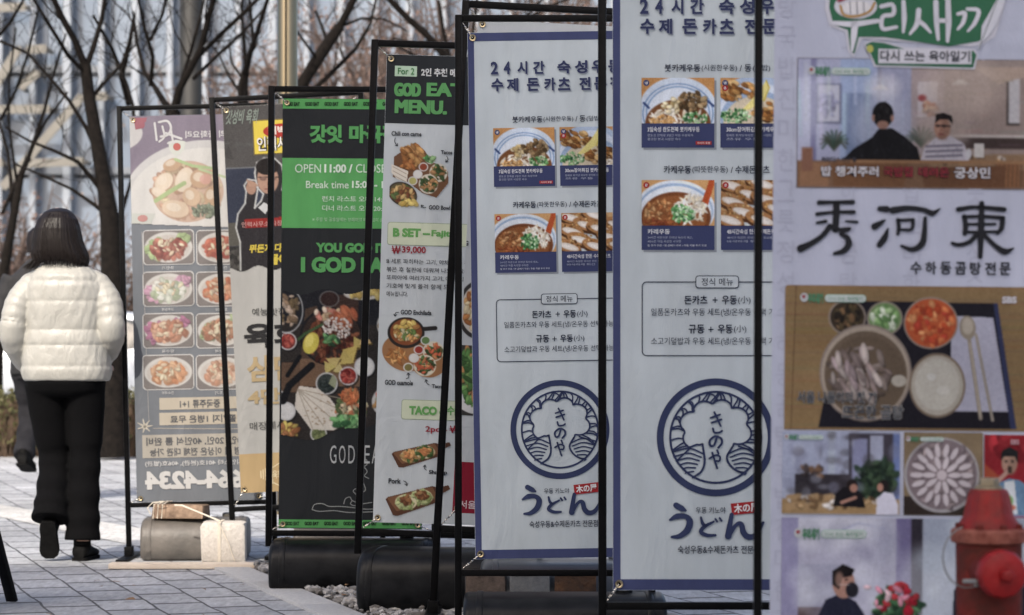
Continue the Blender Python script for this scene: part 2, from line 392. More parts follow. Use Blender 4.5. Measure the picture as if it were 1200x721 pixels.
class Canvas:
    """a small painted picture: painted as numbers, then laid on the cloth as a fine mesh of coloured points"""
    def __init__(s, x0, y0, x1, y1, bg, res=1.25):
        s.b = (x0, y0, x1, y1); s.w = max(4, int((x1 - x0) * res)); s.h = max(4, int((y1 - y0) * res))
        s.X, s.Y = np.meshgrid(np.linspace(x0, x1, s.w), np.linspace(y0, y1, s.h))
        s.im = np.ones((s.h, s.w, 3)) * np.array(bg, float); s.mask = None; s.px = 1 / res
    def _mix(s, a, col):
        s.im += a[..., None] * (np.array(col, float) - s.im)
    def ell(s, cx, cy, rx, ry, col, rot=0, a=1, soft=.9):
        c, n = math.cos(rot), math.sin(rot)
        dx, dy = s.X - cx, s.Y - cy
        u, v = (dx * c + dy * n) / rx, (-dx * n + dy * c) / ry
        d = (1 - np.sqrt(u * u + v * v)) * min(rx, ry)
        s._mix(np.clip(d / soft + .5, 0, 1) * a, col)
        return s
    def ring(s, cx, cy, rx, ry, wd, col, rot=0, a=1, lo=0, hi=7):
        c, n = math.cos(rot), math.sin(rot)
        dx, dy = s.X - cx, s.Y - cy
        u, v = (dx * c + dy * n) / rx, (-dx * n + dy * c) / ry
        d = wd / 2 - abs(1 - np.sqrt(u * u + v * v)) * min(rx, ry)
        s._mix(np.clip(d / .8 + .5, 0, 1) * a, col); return s
    def poly(s, pts, col, a=1):
        ins = np.zeros_like(s.X, bool); n = len(pts)
        for i in range(n):
            (x1, y1), (x2, y2) = pts[i], pts[(i + 1) % n]
            if y1 == y2: continue
            cond = ((y1 > s.Y) != (y2 > s.Y)) & (s.X < (x2 - x1) * (s.Y - y1) / (y2 - y1) + x1)
            ins ^= cond
        s._mix(ins.astype(float) * a, col); return s
    def rect(s, x0, y0, x1, y1, col, a=1): return s.poly([(x0, y0), (x1, y0), (x1, y1), (x0, y1)], col, a)
    def line(s, pts, wd, col, a=1):
        for (x1, y1), (x2, y2) in zip(pts[:-1], pts[1:]):
            dx, dy = x2 - x1, y2 - y1; L2 = dx * dx + dy * dy + 1e-9
            t = np.clip(((s.X - x1) * dx + (s.Y - y1) * dy) / L2, 0, 1)
            d = np.hypot(s.X - x1 - t * dx, s.Y - y1 - t * dy)
            s._mix(np.clip((wd / 2 - d) / .8 + .5, 0, 1) * a, col)
        return s
    def scat(s, cx, cy, rx, ry, n, pal, lo, hi, el=2.0, dark=.45, rot=None):
        for _ in range(n):
            q = math.sqrt(nr.rand()); an = nr.rand() * 6.283
            x, y = cx + rx * q * math.cos(an), cy + ry * q * math.sin(an)
            r = nr.uniform(lo, hi); c = np.array(pal[nr.randint(len(pal))], float) * nr.uniform(.85, 1.12)
            ro = nr.rand() * 3.14 if rot is None else rot + nr.uniform(-.3, .3)
            s.ell(x + .25 * r, y + .35 * r, r * el, r, c * dark, ro, .55)
            s.ell(x, y, r * el, r, c, ro, .95)
            s.ell(x - .2 * r, y - .3 * r, r * el * .5, r * .45, np.minimum(c * 1.22, 255), ro, .55)
        return s
    def grain(s, a=6):
        g = nr.randn(s.h, s.w) * a; s.im = np.clip(s.im + g[..., None], 0, 255); return s
    def grad(s, f):                 # f(X, Y) -> multiplier of the printed colour
        s.im *= f(s.X, s.Y)[..., None]; return s
    def fade(s, col, a): s.im += a * (np.array(col, float) - s.im); return s
    def blur(s, n=2):
        for _ in range(n):
            q = np.pad(s.im, ((1, 1), (1, 1), (0, 0)), 'edge'); s.im = (q[1:-1, 1:-1] * 2 + q[:-2, 1:-1] + q[2:, 1:-1] + q[1:-1, :-2] + q[1:-1, 2:]) / 6
        return s
    def folds(s, cx, cy, rx, ry, n, col, a=.35):
        for _ in range(n):
            x, y = cx + nr.uniform(-rx, rx), cy + nr.uniform(-ry, ry); an = nr.uniform(.9, 2.2); l = nr.uniform(3, 9)
            s.line([(x, y), (x + l * math.cos(an) * .5 + nr.uniform(-1, 1), y + l * .5), (x + l * math.cos(an), y + l)], nr.uniform(.6, 1.6), col, a * nr.uniform(.4, 1))
        return s
    def face(s, cx, cy, rx, ry, turn=0.0, skin=(168, 124, 106)):
        k = np.array(skin, float)
        s.ell(cx, cy, rx, ry, k); s.ell(cx + rx * .35, cy + ry * .1, rx * .62, ry * .85, k * .82, 0, .55, 4); s.ell(cx - rx * .3, cy - ry * .1, rx * .4, ry * .4, np.minimum(k * 1.14, 255), 0, .5, 3)
        for d in (-.38, .34): s.ell(cx + (d + turn) * rx, cy - ry * .08, rx * .16, ry * .055, (52, 38, 36), 0, .9); s.line([(cx + (d + turn - .2) * rx, cy - ry * .24), (cx + (d + turn + .2) * rx, cy - ry * .25)], .9, (60, 44, 40), .8)
        s.line([(cx + turn * rx, cy - ry * .05), (cx + (turn - .1) * rx, cy + ry * .26), (cx + (turn + .1) * rx, cy + ry * .28)], .8, k * .7, .7); s.ell(cx + turn * rx, cy + ry * .52, rx * .32, ry * .07, (128, 70, 64), 0, .9); s.ell(cx + turn * rx, cy + ry * .85, rx * .5, ry * .2, k * .7, 0, .5, 3)
        return s
    def photo(s, amt=.26, blur=1):
        lf = np.zeros((s.h, s.w)); lu = s.im @ np.array([.3, .59, .11]); s.im = s.im + (lu[..., None] - s.im) * .07
        for _ in range(9):
            cx, cy = nr.uniform(s.b[0], s.b[2]), nr.uniform(s.b[1], s.b[3]); r = nr.uniform(.12, .45) * (s.b[2] - s.b[0])
            lf += nr.uniform(-1, 1) * np.exp(-((s.X - cx) ** 2 + (s.Y - cy) ** 2) / r ** 2)
        tx = nr.randn(s.h, s.w)
        for _ in range(3): tx = (tx + np.roll(tx, 1, 0) + np.roll(tx, 1, 1) + np.roll(tx, -1, 0) + np.roll(tx, -1, 1)) / 5
        mu = s.im.mean((0, 1)); s.im = np.clip((mu + 1.14 * (s.im - mu)) * (1 + amt * lf + .05 * tx)[..., None], 0, 255)
        for _ in range(blur):
            q = np.pad(s.im, ((1, 1), (1, 1), (0, 0)), 'edge'); s.im = (q[1:-1, 1:-1] * 2 + q[:-2, 1:-1] + q[2:, 1:-1] + q[1:-1, :-2] + q[1:-1, 2:]) / 6
        return s
    def cut(s, fn): s.mask = fn(s.X, s.Y); return s
    def cut_col(s, bg, tol=3): s.mask = np.abs(s.im - np.array(bg, float)).sum(-1) > tol; return s

class Cloth:
    """the printed cloth of one stand; print positions are photo pixels measured on that banner"""
    def __init__(s, tl, px, roll, gain, wid=.6, hei=1.8, lean=None, design=None, bow=.0012):
        s.P0 = np.array(tl, float); s.s = px; s.th = R(roll); s.gain = gain; s.wid = wid; s.hei = hei
        s.lean = s.th if lean is None else R(lean); s.design = design or (tl[0], tl[1], px)
        s.v = []; s.f = []; s.c = []; s.n = 0; s.bow = bow; s.ph = rnd.random() * 6
        s.fade = None
    def uv(s, x, y, ax=None, ay=None):
        x0, y0, k = s.design
        ax = x if ax is None else ax; ay = y if ay is None else ay
        dx, dy = (ax - x0) / k, (ay - y0) / k; c, n = math.cos(s.lean), math.sin(s.lean)
        u, v = dx * c + dy * n, -dx * n + dy * c
        return u + (x - ax) / k, v + (y - ay) / k
    def put(s, pts, faces, col, lay, raw=False):
        """pts are (u,v) metres; col one colour or one per point (display values)"""
        pts = np.asarray(pts, float); col = np.asarray(col, float)
        L = lin(col, s.gain)
        if L.ndim == 1: L = np.tile(L, (len(pts), 1))
        wv = s.wave(pts[:, 0], pts[:, 1])
        s.v.append(np.column_stack([pts, wv - lay * .0009])); s.c.append(L)
        s.f += [tuple(s.n + i for i in q) for q in faces]; s.n += len(pts)
    def wave(s, u, v):
        w_ = 0
        for cu in (.018, s.wid - .018):
            for cv_ in (.018, s.hei - .018):
                d = np.hypot(u - cu, v - cv_); a = np.arctan2(v - cv_, u - cu)
                w_ = w_ + .0011 * np.exp(-d / .10) * np.minimum(d / .05, 1) * np.sin(a * 6 + s.ph)
        return w_ + s.bow * (np.sin(u * 5.2 + s.ph + v * 1.1) + .5 * np.sin(v * 4.1 + s.ph * 2)) + .35 * s.bow * np.sin(u * 13 + v * 6 + s.ph)
    def base(s, col):
        nx, ny = 36, 100
        p = [(i / nx * s.wid, j / ny * s.hei) for j in range(ny + 1) for i in range(nx + 1)]
        s.put(p, [(j * (nx + 1) + i, (j + 1) * (nx + 1) + i, (j + 1) * (nx + 1) + i + 1, j * (nx + 1) + i + 1) for j in range(ny) for i in range(nx)], col, 0)
    def clipuv(s, p):
        p = np.asarray(p, float); p[:, 0] = np.clip(p[:, 0], .001, s.wid - .001); p[:, 1] = np.clip(p[:, 1], .001, s.hei - .001); return p
    def rect(s, x0, y0, x1, y1, col, lay=1, full=False):
        nx = max(1, int((x1 - x0) / s.design[2] / .03)); ny = max(1, int((y1 - y0) / s.design[2] / .04))
        p = [s.uv(x0 + (x1 - x0) * i / nx, y0 + (y1 - y0) * j / ny, x0, y0) for j in range(ny + 1) for i in range(nx + 1)]
        if full: p = [(s.wid * .001 + s.wid * .998 * (k % (nx + 1)) / nx, q[1]) for k, q in enumerate(p)]
        s.put(s.clipuv(p), [(j * (nx + 1) + i, (j + 1) * (nx + 1) + i, (j + 1) * (nx + 1) + i + 1, j * (nx + 1) + i + 1) for j in range(ny) for i in range(nx)], col, lay)
    def poly(s, pts, col, lay=1, anchor=None):
        a = anchor or pts[0]
        s.put(s.clipuv([s.uv(x, y, *a) for x, y in pts]), [tuple(range(len(pts)))[::-1]], col, lay)
    def rrect(s, x0, y0, x1, y1, r, col, lay=1):
        s.poly(s._rr(x0, y0, x1, y1, r), col, lay, (x0, y0))
    def _rr(s, x0, y0, x1, y1, r):
        o = []
        for cx, cy, a0 in ((x1 - r, y0 + r, -90), (x1 - r, y1 - r, 0), (x0 + r, y1 - r, 90), (x0 + r, y0 + r, 180)):
            o += [(cx + r * math.cos(R(a0 + k * 15)), cy + r * math.sin(R(a0 + k * 15))) for k in range(7)]
        return o
    def rline(s, x0, y0, x1, y1, r, wd, col, lay=2):
        q = s._rr(x0, y0, x1, y1, r); q2 = s._rr(x0 + wd, y0 + wd, x1 - wd, y1 - wd, max(r - wd, .1)); n = len(q)
        p = s.clipuv([s.uv(x, y, x0, y0) for x, y in q + q2])
        s.put(p, [(i, (i + 1) % n, n + (i + 1) % n, n + i) for i in range(n)], col, lay)
    def stroke(s, pts, wd, col, lay=3, anchor=None):
        v, f = stroke_poly(pts, wd); a = anchor or tuple(v[0])
        s.put(s.clipuv([s.uv(p[0], p[1], *a) for p in v]), f, col, lay)
    def ellipse(s, cx, cy, rx, ry, col, lay=2, n=40):
        s.poly([(cx + rx * math.cos(k * 2 * math.pi / n), cy + ry * math.sin(k * 2 * math.pi / n)) for k in range(n)], col, lay, (cx, cy))
    def ring(s, cx, cy, r, wd, col, lay=2, n=72):
        p = [s.uv(cx + q * math.cos(k * 2 * math.pi / n), cy + q * math.sin(k * 2 * math.pi / n), cx, cy) for q in (r, r - wd) for k in range(n)]
        s.put(s.clipuv(p), [(i, (i + 1) % n, n + (i + 1) % n, n + i) for i in range(n)], col, lay)
    def text(s, body, x0, y0, x1, y1, col, bold=.0, lay=4, mirror=False, rot=0, sp=1.0, slant=0):
        v, f, _ = glyphs(body, bold, sp); v = v.copy()
        if mirror: v[:, 0] = 1 - v[:, 0]
        X = x0 + v[:, 0] * (x1 - x0); Y = y1 - v[:, 1] * (y1 - y0)
        if slant: X = X + slant * v[:, 1] * (y1 - y0)
        if rot:
            mx, my = (x0 + x1) / 2, (y0 + y1) / 2; c, n = math.cos(rot), math.sin(rot)
            X, Y = mx + (X - mx) * c - (Y - my) * n, my + (X - mx) * n + (Y - my) * c
        ax, ay = x0, (y0 + y1) / 2
        p = [s.uv(a, b, ax, ay) for a, b in zip(X, Y)]
        s.put(s.clipuv(p), f, col, lay)
    def spaced(s, items, y0, y1, col, bold=0, lay=4, dx=0, dy=0):
        for ch, a, b in items: s.text(ch, a + dx, y0 + dy, b + dx, y1 + dy, col, bold, lay)
    def pic(s, cv, lay=2, mirror=False):
        x0, y0, x1, y1 = cv.b; h, w_ = cv.h, cv.w
        im = cv.im[:, ::-1] if mirror else cv.im
        xs = np.linspace(x0, x1, w_); ys = np.linspace(y0, y1, h)
        p = [s.uv(x, y, x0, y0) for y in ys for x in xs]
        f = []
        for j in range(h - 1):
            for i in range(w_ - 1):
                if cv.mask is not None and not (cv.mask[j, i] or cv.mask[j + 1, i + 1]): continue
                f.append((j * w_ + i, (j + 1) * w_ + i, (j + 1) * w_ + i + 1, j * w_ + i + 1))
        s.put(s.clipuv(p), f, np.clip(im, 0, 255).reshape(-1, 3), lay)
    def build(s, name, parent, to_local):
        v = np.vstack(s.v); c = np.vstack(s.c)
        ct, sn = math.cos(s.th), math.sin(s.th)
        dx = v[:, 0] * ct - v[:, 1] * sn; dz = -(v[:, 0] * sn + v[:, 1] * ct)
        loc = to_local(dx, dz)
        co = np.column_stack([loc[0], v[:, 2], loc[1]])
        me = bpy.data.meshes.new(name); me.from_pydata(co.tolist(), [], s.f)
        at = me.attributes.new('ink', 'FLOAT_COLOR', 'POINT')
        at.data.foreach_set('color', np.column_stack([c, np.ones(len(c))]).ravel())
        me.update()
        return link(name, me, M['print'], parent)

STAND_GROUP = 'tall banner stands in a row along the walkway'
def bar_mesh(a, b, t=.025):
    """square steel tube from a to b"""
    a, b = Vector(a), Vector(b); d = b - a; q = d.to_track_quat('Z', 'Y')
    return MB().box((a + b) / 2, (t, t, d.length), q.to_matrix())
def tank_profile(dp, h):
    pr = [(-dp * .44, 0)]
    for k in range(21):
        a = math.pi - k * math.pi / 20; c_, n_ = math.cos(a), math.sin(a)
        pr.append((dp * .5 * math.copysign(abs(c_) ** .62, c_), h * (.30 + .70 * abs(n_) ** .62) if k not in (0, 20) else h * .22))
    return pr + [(dp * .44, 0)]
def stand(label, cloth, top_y, bot_y, frame_roll, tube=.025, pole_x=None, tank=None, feet=True, pole_bottom=0.0, ground=0.0):
    """top_y / bot_y: photo rows of the upper and lower bar at the left pole"""
    c = cloth; k = c.s; Y = F / k; th = R(frame_roll); ct, sn = math.cos(th), math.sin(th)
    gap = .047 if pole_x is None else pole_x
    tl = c.P0
    # banner top-left corner in world
    wx, wz = (tl[0] - 600) / k, CH + (HZ - tl[1]) / k
    H = (wz - ground - c.wid / 2 * sn) / ct                 # local height of the banner top
    bx, bz = wx + c.wid / 2 * ct - H * sn, ground
    root = thing('banner_stand', label, 'banner stand', (bx, Y, bz), (0, th, 0), STAND_GROUP)
    loc = lambda dx, dz: ((wx + dx - bx) * ct - (wz + dz - bz) * sn, (wx + dx - bx) * sn + (wz + dz - bz) * ct)
    ban = c.build('banner', root, loc)
    zt = (CH + (HZ - top_y) / k - ground - (c.wid / 2 + gap) * sn) / ct
    zb = (CH + (HZ - bot_y) / k - ground - (c.wid / 2 + gap) * sn) / ct
    xl, xr = -c.wid / 2 - gap, c.wid / 2 + gap
    for x in (xl, xr):
        bar_mesh((x, 0.0, pole_bottom), (x, 0, zt + tube / 2), tube).build('pole', M['frame'], root, bevel=.003)
    bar_mesh((xl + tube / 2, 0, zt), (xr - tube / 2, 0, zt), tube * .92).build('top_bar', M['frame'], root, bevel=.003)
    bar_mesh((xl + tube / 2, 0, zb), (xr - tube / 2, 0, zb), tube * .92).build('bottom_bar', M['frame'], root, bevel=.003)
    if feet:
        for x in (xl, xr):
            MB().box((x, 0, .012), (.055, .50, .02)).box((x, 0, .04), (.04, .06, .05)).build('base_foot', M['frame'], root, bevel=.004)
    # eyelets and the wire ties that stretch the cloth
    for (u, v, fx, fz) in ((.018, .018, xl, zt), (c.wid - .018, .018, xr, zt), (.018, c.hei - .018, xl, zb), (c.wid - .018, c.hei - .018, xr, zb)):
        d = R(0) + c.th; dx = u * math.cos(d) - v * math.sin(d); dz = -(u * math.sin(d) + v * math.cos(d))
        lx, lz = loc(dx, dz); yy = float(c.wave(np.array([u]), np.array([v]))[0]) - .004
        e = MB(); rg = []
        prof = [(.0055, 0), (.0075, .003), (.0105, .003), (.012, 0)]
        vv = []; ff = []; n = 20
        for r_, h_ in prof:
            for q in range(n): vv.append((lx + r_ * math.cos(q * 6.2832 / n), yy - h_, lz + r_ * math.sin(q * 6.2832 / n)))
        for i in range(3):
            for q in range(n): ff.append((i * n + q, i * n + (q + 1) % n, (i + 1) * n + (q + 1) % n, (i + 1) * n + q))
        e.add(vv, ff); eo = e.build('eyelet', M['brass'], ban, sm=60)
        hole = MB(); hole.add([(lx + .0056 * math.cos(q * .3927), yy + .0015, lz + .0056 * math.sin(q * .3927)) for q in range(16)], [tuple(range(16))]); hole.build('eyelet_hole', M['frame'], ban)
        ex, ez = fx + (tube * .5 if fx < 0 else -tube * .5), fz + (-tube * .5 if v < .5 else tube * .5)
        tie = MB(); pts = []
        for q in range(25):
            tt = q / 24; a_ = q * 1.9
            pts.append((lx + (ex - lx) * tt + .004 * math.cos(a_) * math.sin(3.14 * tt), yy + (0 - yy) * tt + .004 * math.sin(a_) * math.sin(3.14 * tt), lz + (ez - lz) * tt))
        tie.tube(pts, .0022, 6)
        tie.build('tie_spring', M['steel'], root, sm=60)
    if tank:
        tw, dp, h, x0, y0, rot, m = tank
        t_ = MB().prism(tank_profile(dp, h), -tw / 2, tw / 2)
        o = t_.build('water_tank', m, root, bevel=.034, seg=5)
        o.location = (x0, y0, .004); o.rotation_euler = (0, -th, rot)
        # moulded ridge round the end and a filler cap
        for ex in (-tw * .42, tw * .42):
            q = MB().prism([(y * 1.012, z * 1.012 + .001) for y, z in tank_profile(dp, h)], ex - .012, ex + .012).build('tank_ridge', m, o, bevel=.004)
        MB().lathe([(.03, 0), (.03, .014), (.024, .018)], (tw * .3, dp * .1, h), 20).build('tank_cap', m, o, sm=40)
    return root

# ------------------------------------------------------------------ what is printed on each banner
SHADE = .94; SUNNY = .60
NAVY = (66, 74, 116); PAPER = (188, 199, 204); INK = (40, 46, 66)
GREENS = [(70, 130, 70), (105, 165, 95), (150, 195, 130), (50, 100, 55)]
FRIED = [(190, 140, 75), (160, 105, 50), (205, 165, 105), (120, 78, 40)]
NOOD = [(225, 215, 195), (210, 195, 165), (235, 228, 212)]
def dish_bukkake(x0, y0, x1, y1):
    w_, h = x1 - x0, y1 - y0; c = Canvas(x0, y0, x1, y1, (196, 140, 80))
    X = lambda a: x0 + a * w_; Yy = lambda b: y0 + b * h
    c.ell(X(.5), Yy(.72), w_ * .54, h * .74, (196, 208, 222)); 
    for r_, cc in ((.49, (120, 150, 190)), (.47, (200, 210, 222)), (.445, (135, 163, 198)), (.42, (205, 214, 224))): c.ell(X(.5), Yy(.78), w_ * r_, h * r_ * 1.35, cc)
    c.line([(X(.03), Yy(.55)), (X(.1), Yy(.66))], w_ * .03, (62, 80, 130)); c.line([(X(.9), Yy(.5)), (X(.99), Yy(.62))], w_ * .03, (62, 80, 130))
    c.ell(X(.5), Yy(1.0), w_ * .45, h * .52, (128, 82, 48))
    c.scat(X(.5), Yy(.93), w_ * .38, h * .3, 90, NOOD, 1.0, 1.8, 3.2, .75)
    c.scat(X(.42), Yy(.62), w_ * .13, h * .16, 22, [(205, 185, 135), (185, 160, 105), (220, 205, 165)], 1.5, 2.6, 1.5)
    c.scat(X(.68), Yy(.52), w_ * .2, h * .22, 46, [(120, 95, 62), (150, 122, 84), (95, 75, 50), (172, 148, 108)], 1.6, 3.0, 1.6)
    c.scat(X(.3), Yy(.93), w_ * .17, h * .1, 60, [(205, 150, 85), (220, 175, 115)], .7, 1.2, 2)
    c.scat(X(.74), Yy(.88), w_ * .17, h * .12, 70, GREENS + [(185, 215, 170)], .8, 1.4, 1.4)
    return c.photo(.08).grain(6)
def dish_tempura(x0, y0, x1, y1):
    w_, h = x1 - x0, y1 - y0; c = Canvas(x0, y0, x1, y1, (198, 145, 85))
    X = lambda a: x0 + a * w_; Yy = lambda b: y0 + b * h
    c.ell(X(.5), Yy(.74), w_ * .6, h * .8, (170, 188, 212)); c.ell(X(.5), Yy(.8), w_ * .53, h * .7, (200, 210, 222)); c.ell(X(.5), Yy(.88), w_ * .5, h * .6, (150, 172, 200)); c.ell(X(.5), Yy(1), w_ * .46, h * .6, (205, 190, 160))
    c.scat(X(.25), Yy(.3), w_ * .28, h * .2, 60, FRIED, 1.6, 3.0, 1.9, rot=.6); c.scat(X(.68), Yy(.75), w_ * .26, h * .2, 60, FRIED, 1.6, 3.0, 1.7, rot=.4)
    c.poly([(X(.28), Yy(.72)), (X(.5), Yy(.36)), (X(.63), Yy(.06)), (X(.66), Yy(.2)), (X(.6), Yy(.48)), (X(.4), Yy(.7))], (222, 208, 120)); c.line([(X(.63), Yy(.06)), (X(.67), Yy(.22)), (X(.6), Yy(.5))], 1.6, (200, 175, 60))
    c.scat(X(.2), Yy(.83), w_ * .2, h * .16, 80, GREENS + [(185, 215, 170)], .8, 1.5, 1.4); c.scat(X(.85), Yy(.95), w_ * .12, h * .1, 30, NOOD, 1, 2, 2, .75)
    return c.photo(.08).grain(6)
def dish_curry(x0, y0, x1, y1):
    w_, h = x1 - x0, y1 - y0; c = Canvas(x0, y0, x1, y1, (200, 150, 92))
    X = lambda a: x0 + a * w_; Yy = lambda b: y0 + b * h
    c.ell(X(.46), Yy(.66), w_ * .55, h * .66, (205, 212, 220)); c.ell(X(.46), Yy(.69), w_ * .52, h * .62, (150, 172, 200)); c.ell(X(.46), Yy(.71), w_ * .5, h * .58, (212, 218, 224))
    c.ell(X(.47), Yy(.82), w_ * .48, h * .56, (128, 74, 40)); c.ell(X(.45), Yy(.84), w_ * .44, h * .5, (150, 90, 48))
    c.scat(X(.25), Yy(.68), w_ * .2, h * .22, 50, [(190, 130, 75), (165, 100, 55), (205, 155, 100)], 1, 2, 2)
    c.scat(X(.68), Yy(.64), w_ * .22, h * .3, 90, NOOD, 1, 1.7, 3.4, .72); c.scat(X(.3), Yy(.93), w_ * .25, h * .06, 25, [(140, 70, 40), (165, 95, 52)], 1, 2, 3)
    c.scat(X(.56), Yy(.74), w_ * .16, h * .2, 90, GREENS + [(185, 215, 170)], .9, 1.7, 1.5)
    c.poly([(X(.83), Yy(.46)), (X(.93), Yy(0)), (X(1.0), Yy(0)), (X(1.0), Yy(.08)), (X(.91), Yy(.55))], (186, 82, 40))
    return c.photo(.08).grain(6)
def dish_katsu(x0, y0, x1, y1):
    w_, h = x1 - x0, y1 - y0; c = Canvas(x0, y0, x1, y1, (202, 158, 104))
    X = lambda a: x0 + a * w_; Yy = lambda b: y0 + b * h
    c.ell(X(.55), Yy(.95), w_ * .6, h * .45, (150, 160, 168)); c.ell(X(.55), Yy(.92), w_ * .54, h * .36, (190, 195, 195))
    for (a, b) in ((.15, .1), (.55, .05), (.4, .3), (.9, .3), (.15, .45), (.62, .4), (.3, .68), (.78, .62), (.1, .85), (.55, .85), (.92, .85)):
        c.ell(X(a), Yy(b + .06), w_ * .23, h * .17, (96, 60, 34), .3); c.ell(X(a), Yy(b), w_ * .22, h * .16, (176, 122, 72), .3)
        c.scat(X(a), Yy(b - .05), w_ * .19, h * .11, 22, FRIED, .8, 1.5, 1.4); c.ell(X(a + .02), Yy(b + .03), w_ * .165, h * .085, (214, 200, 184), .3); c.ell(X(a + .02), Yy(b + .04), w_ * .12, h * .045, (226, 216, 204), .3)
    return c.photo(.08).grain(6)

def udon(c):
    """the udon banner, in the photo pixels of the nearer of the two"""
    c.base(PAPER)
    X0, Y0, S_ = c.design
    xr, yb = X0 + c.wid * S_, Y0 + c.hei * S_
    c.rect(X0, Y0, X0 + 9, yb, NAVY); c.rect(xr - 9, Y0, xr, yb, NAVY); c.rect(X0 + 9, Y0, xr - 9, Y0 + 12, NAVY); c.rect(X0 + 9, yb - 13, xr - 9, yb, NAVY)
    l1 = [('2', 750, 760), ('4', 768, 777), ('시', 787, 801), ('간', 809, 825), ('숙', 843, 861), ('성', 867, 885), ('우', 891, 908), ('동', 914, 931)]
    l2 = [('수', 750.5, 767), ('제', 772, 788), ('돈', 800, 817), ('카', 824, 840), ('츠', 843.5, 860.5), ('전', 873, 889), ('문', 894, 911), ('점', 916, 932)]
    for it, a, b in ((l1, -2, 16), (l2, 21.5, 39.5)):
        c.spaced(it, a, b, (140, 148, 160), .03, 3, 1.3, 1.5); c.spaced(it, a, b, (52, 60, 98), .035, 4)
    c.text('붓카케우동', 779, 75, 821, 84, INK, .02); c.text('(시원한우동)', 822.5, 75.5, 864, 84, INK, .004); c.text('/ 동', 867, 75, 881, 84, INK, .012); c.text('(덮밥)', 882.5, 75.5, 903, 84, INK, .004)
    c.text('카케우동', 778, 194, 810, 203.5, INK, .02); c.text('(따뜻한우동)', 811.5, 194.5, 853, 203.5, INK, .004); c.text('/ 수제돈카츠', 856.5, 194, 902, 203.5, INK, .014)
    for (x, y, fn, t1, t2, t3, badge) in ((752, 91, dish_bukkake, '3일숙성 완도전복 붓카케우동', '완도산 전복을 3일간 저온 숙성하여', '쫄깃한 면과 시원한 육수', [(NAVY, 0)]),
                              (844.5, 91, dish_tempura, '30cm장어튀김 붓카케우동', '통째로 튀겨낸 바삭한 장어와 시원한', '쯔유 우동', [(NAVY, 0), ((176, 44, 44), 6)]),
                              (752, 211, dish_curry, '카레우동', '24시간 저온으로 우려낸 육수와 채소,', '48시간 직접 숙성한 수타면', [((176, 44, 44), 0)]),
                              (845, 211, dish_katsu, '48시간숙성 한돈 수제돈카츠', '48시간 숙성한 국내산 한돈 등심을', '바삭하게 튀긴', [((176, 44, 44), 0)])):
        c.rect(x + 2.5, y + 3, x + 88, y + 84.5, (140, 148, 156), 1)
        c.rect(x, y, x + 85.4, y + 82, (58, 66, 108), 2)
        c.pic(fn(x, y, x + 85.4, y + 53.5), 3)
        L = 26 if t1 == '카레우동' else 61
        c.text(t1, x + 7, y + 57.5, x + 7 + L, y + 63.5, (222, 224, 228), .012, 4)
        c.text(t2, x + 7, y + 66, x + 60, y + 69, (165, 172, 192), 0, 4); c.text(t3, x + 7, y + 70.5, x + 46, y + 73.5, (165, 172, 192), 0, 4)
        if fn is dish_curry: c.text('밥 추가 무료 / 면 곱빼기 무료 / 우동 국물 추가 무료', x + 7, y + 75.5, x + 76, y + 78, (200, 204, 214), 0, 4)
        if fn is dish_bukkake:
            c.rect(x + 63.5, y + 74.5, x + 82, y + 78.5, (176, 44, 44), 4); c.text('사시미 포함', x + 65, y + 75.2, x + 80.5, y + 77.8, (225, 215, 215), .01, 5)
        for bc, dy in badge:
            c.ellipse(x + 5.5, y + 6 + dy, 3.6, 3.6, bc, 4); c.text('냉' if bc == NAVY else '온', x + 3.9, y + 4.4 + dy, x + 7.1, y + 7.7 + dy, (225, 225, 228), .02, 5)
    c.rline(752, 330, 928, 417.5, 6, 1.2, (62, 68, 84), 2); c.rrect(815, 323, 866, 338, 3.5, (62, 68, 84), 3); c.rrect(816, 324, 865, 337, 2.8, PAPER, 4)
    c.text('정식 메뉴', 822, 326, 859, 335, INK, .004, 5)
    c.text('돈카츠', 802, 346.5, 829, 357, INK, .02); c.text('+', 835, 348.5, 841, 355, INK, 0); c.text('우동', 846, 346.5, 863.5, 357, INK, .02); c.text('(小)', 865, 347, 879.5, 357, INK, 0)
    c.text('일품돈카츠와 우동 세트(냉/온우동 선택 가능)', 763, 361.5, 918, 371.5, INK, .0)
    c.text('규동', 807, 380.5, 825.5, 391, INK, .02); c.text('+', 830, 383, 836, 389.5, INK, 0); c.text('우동', 841, 380.5, 858.5, 391, INK, .02); c.text('(小)', 860, 381, 874.5, 391, INK, 0)
    c.text('소고기덮밥과 우동 세트(냉/온우동 선택 가능)', 763, 395.5, 918, 405.5, INK, .0)
    # round crest
    cx, cy = 838.5, 512.5; D = (52, 62, 98)
    c.ring(cx, cy, 69, 8, D, 2); c.ring(cx, cy, 54.5, 2.6, D, 2)
    bumps = [(-33, 4, 12), (-35, -12, 12), (-26, -26, 12), (-10, -33, 13), (10, -33, 13), (26, -26, 12), (35, -12, 12), (33, 4, 12)]
    pts = [(-16, 17)]
    for bx, by, r in bumps:
        a0 = math.atan2(by + 8, bx); 
        for q in range(-4, 5):
            aa = a0 + q * .30
            pts.append((bx * .86 + r * math.cos(aa), by * .9 + r * math.sin(aa)))
    def cloudr(a):
        return (35.5 + 7.5 * abs(math.sin(a * 4.0 + .5)) ** .8) / math.hypot(math.cos(a), math.sin(a) * 1.22)
    cl = []
    for k in range(0, 121):
        a = math.radians(128 + k * 284 / 120); rr = cloudr(a) - (6 if (k < 6 or k > 114) else 0)
        cl.append((cx + rr * math.cos(a) * 1.0, cy - 11 + rr * math.sin(a) * .95))
    c.stroke(cl[::2], 2.4, D, 3, (cx, cy))
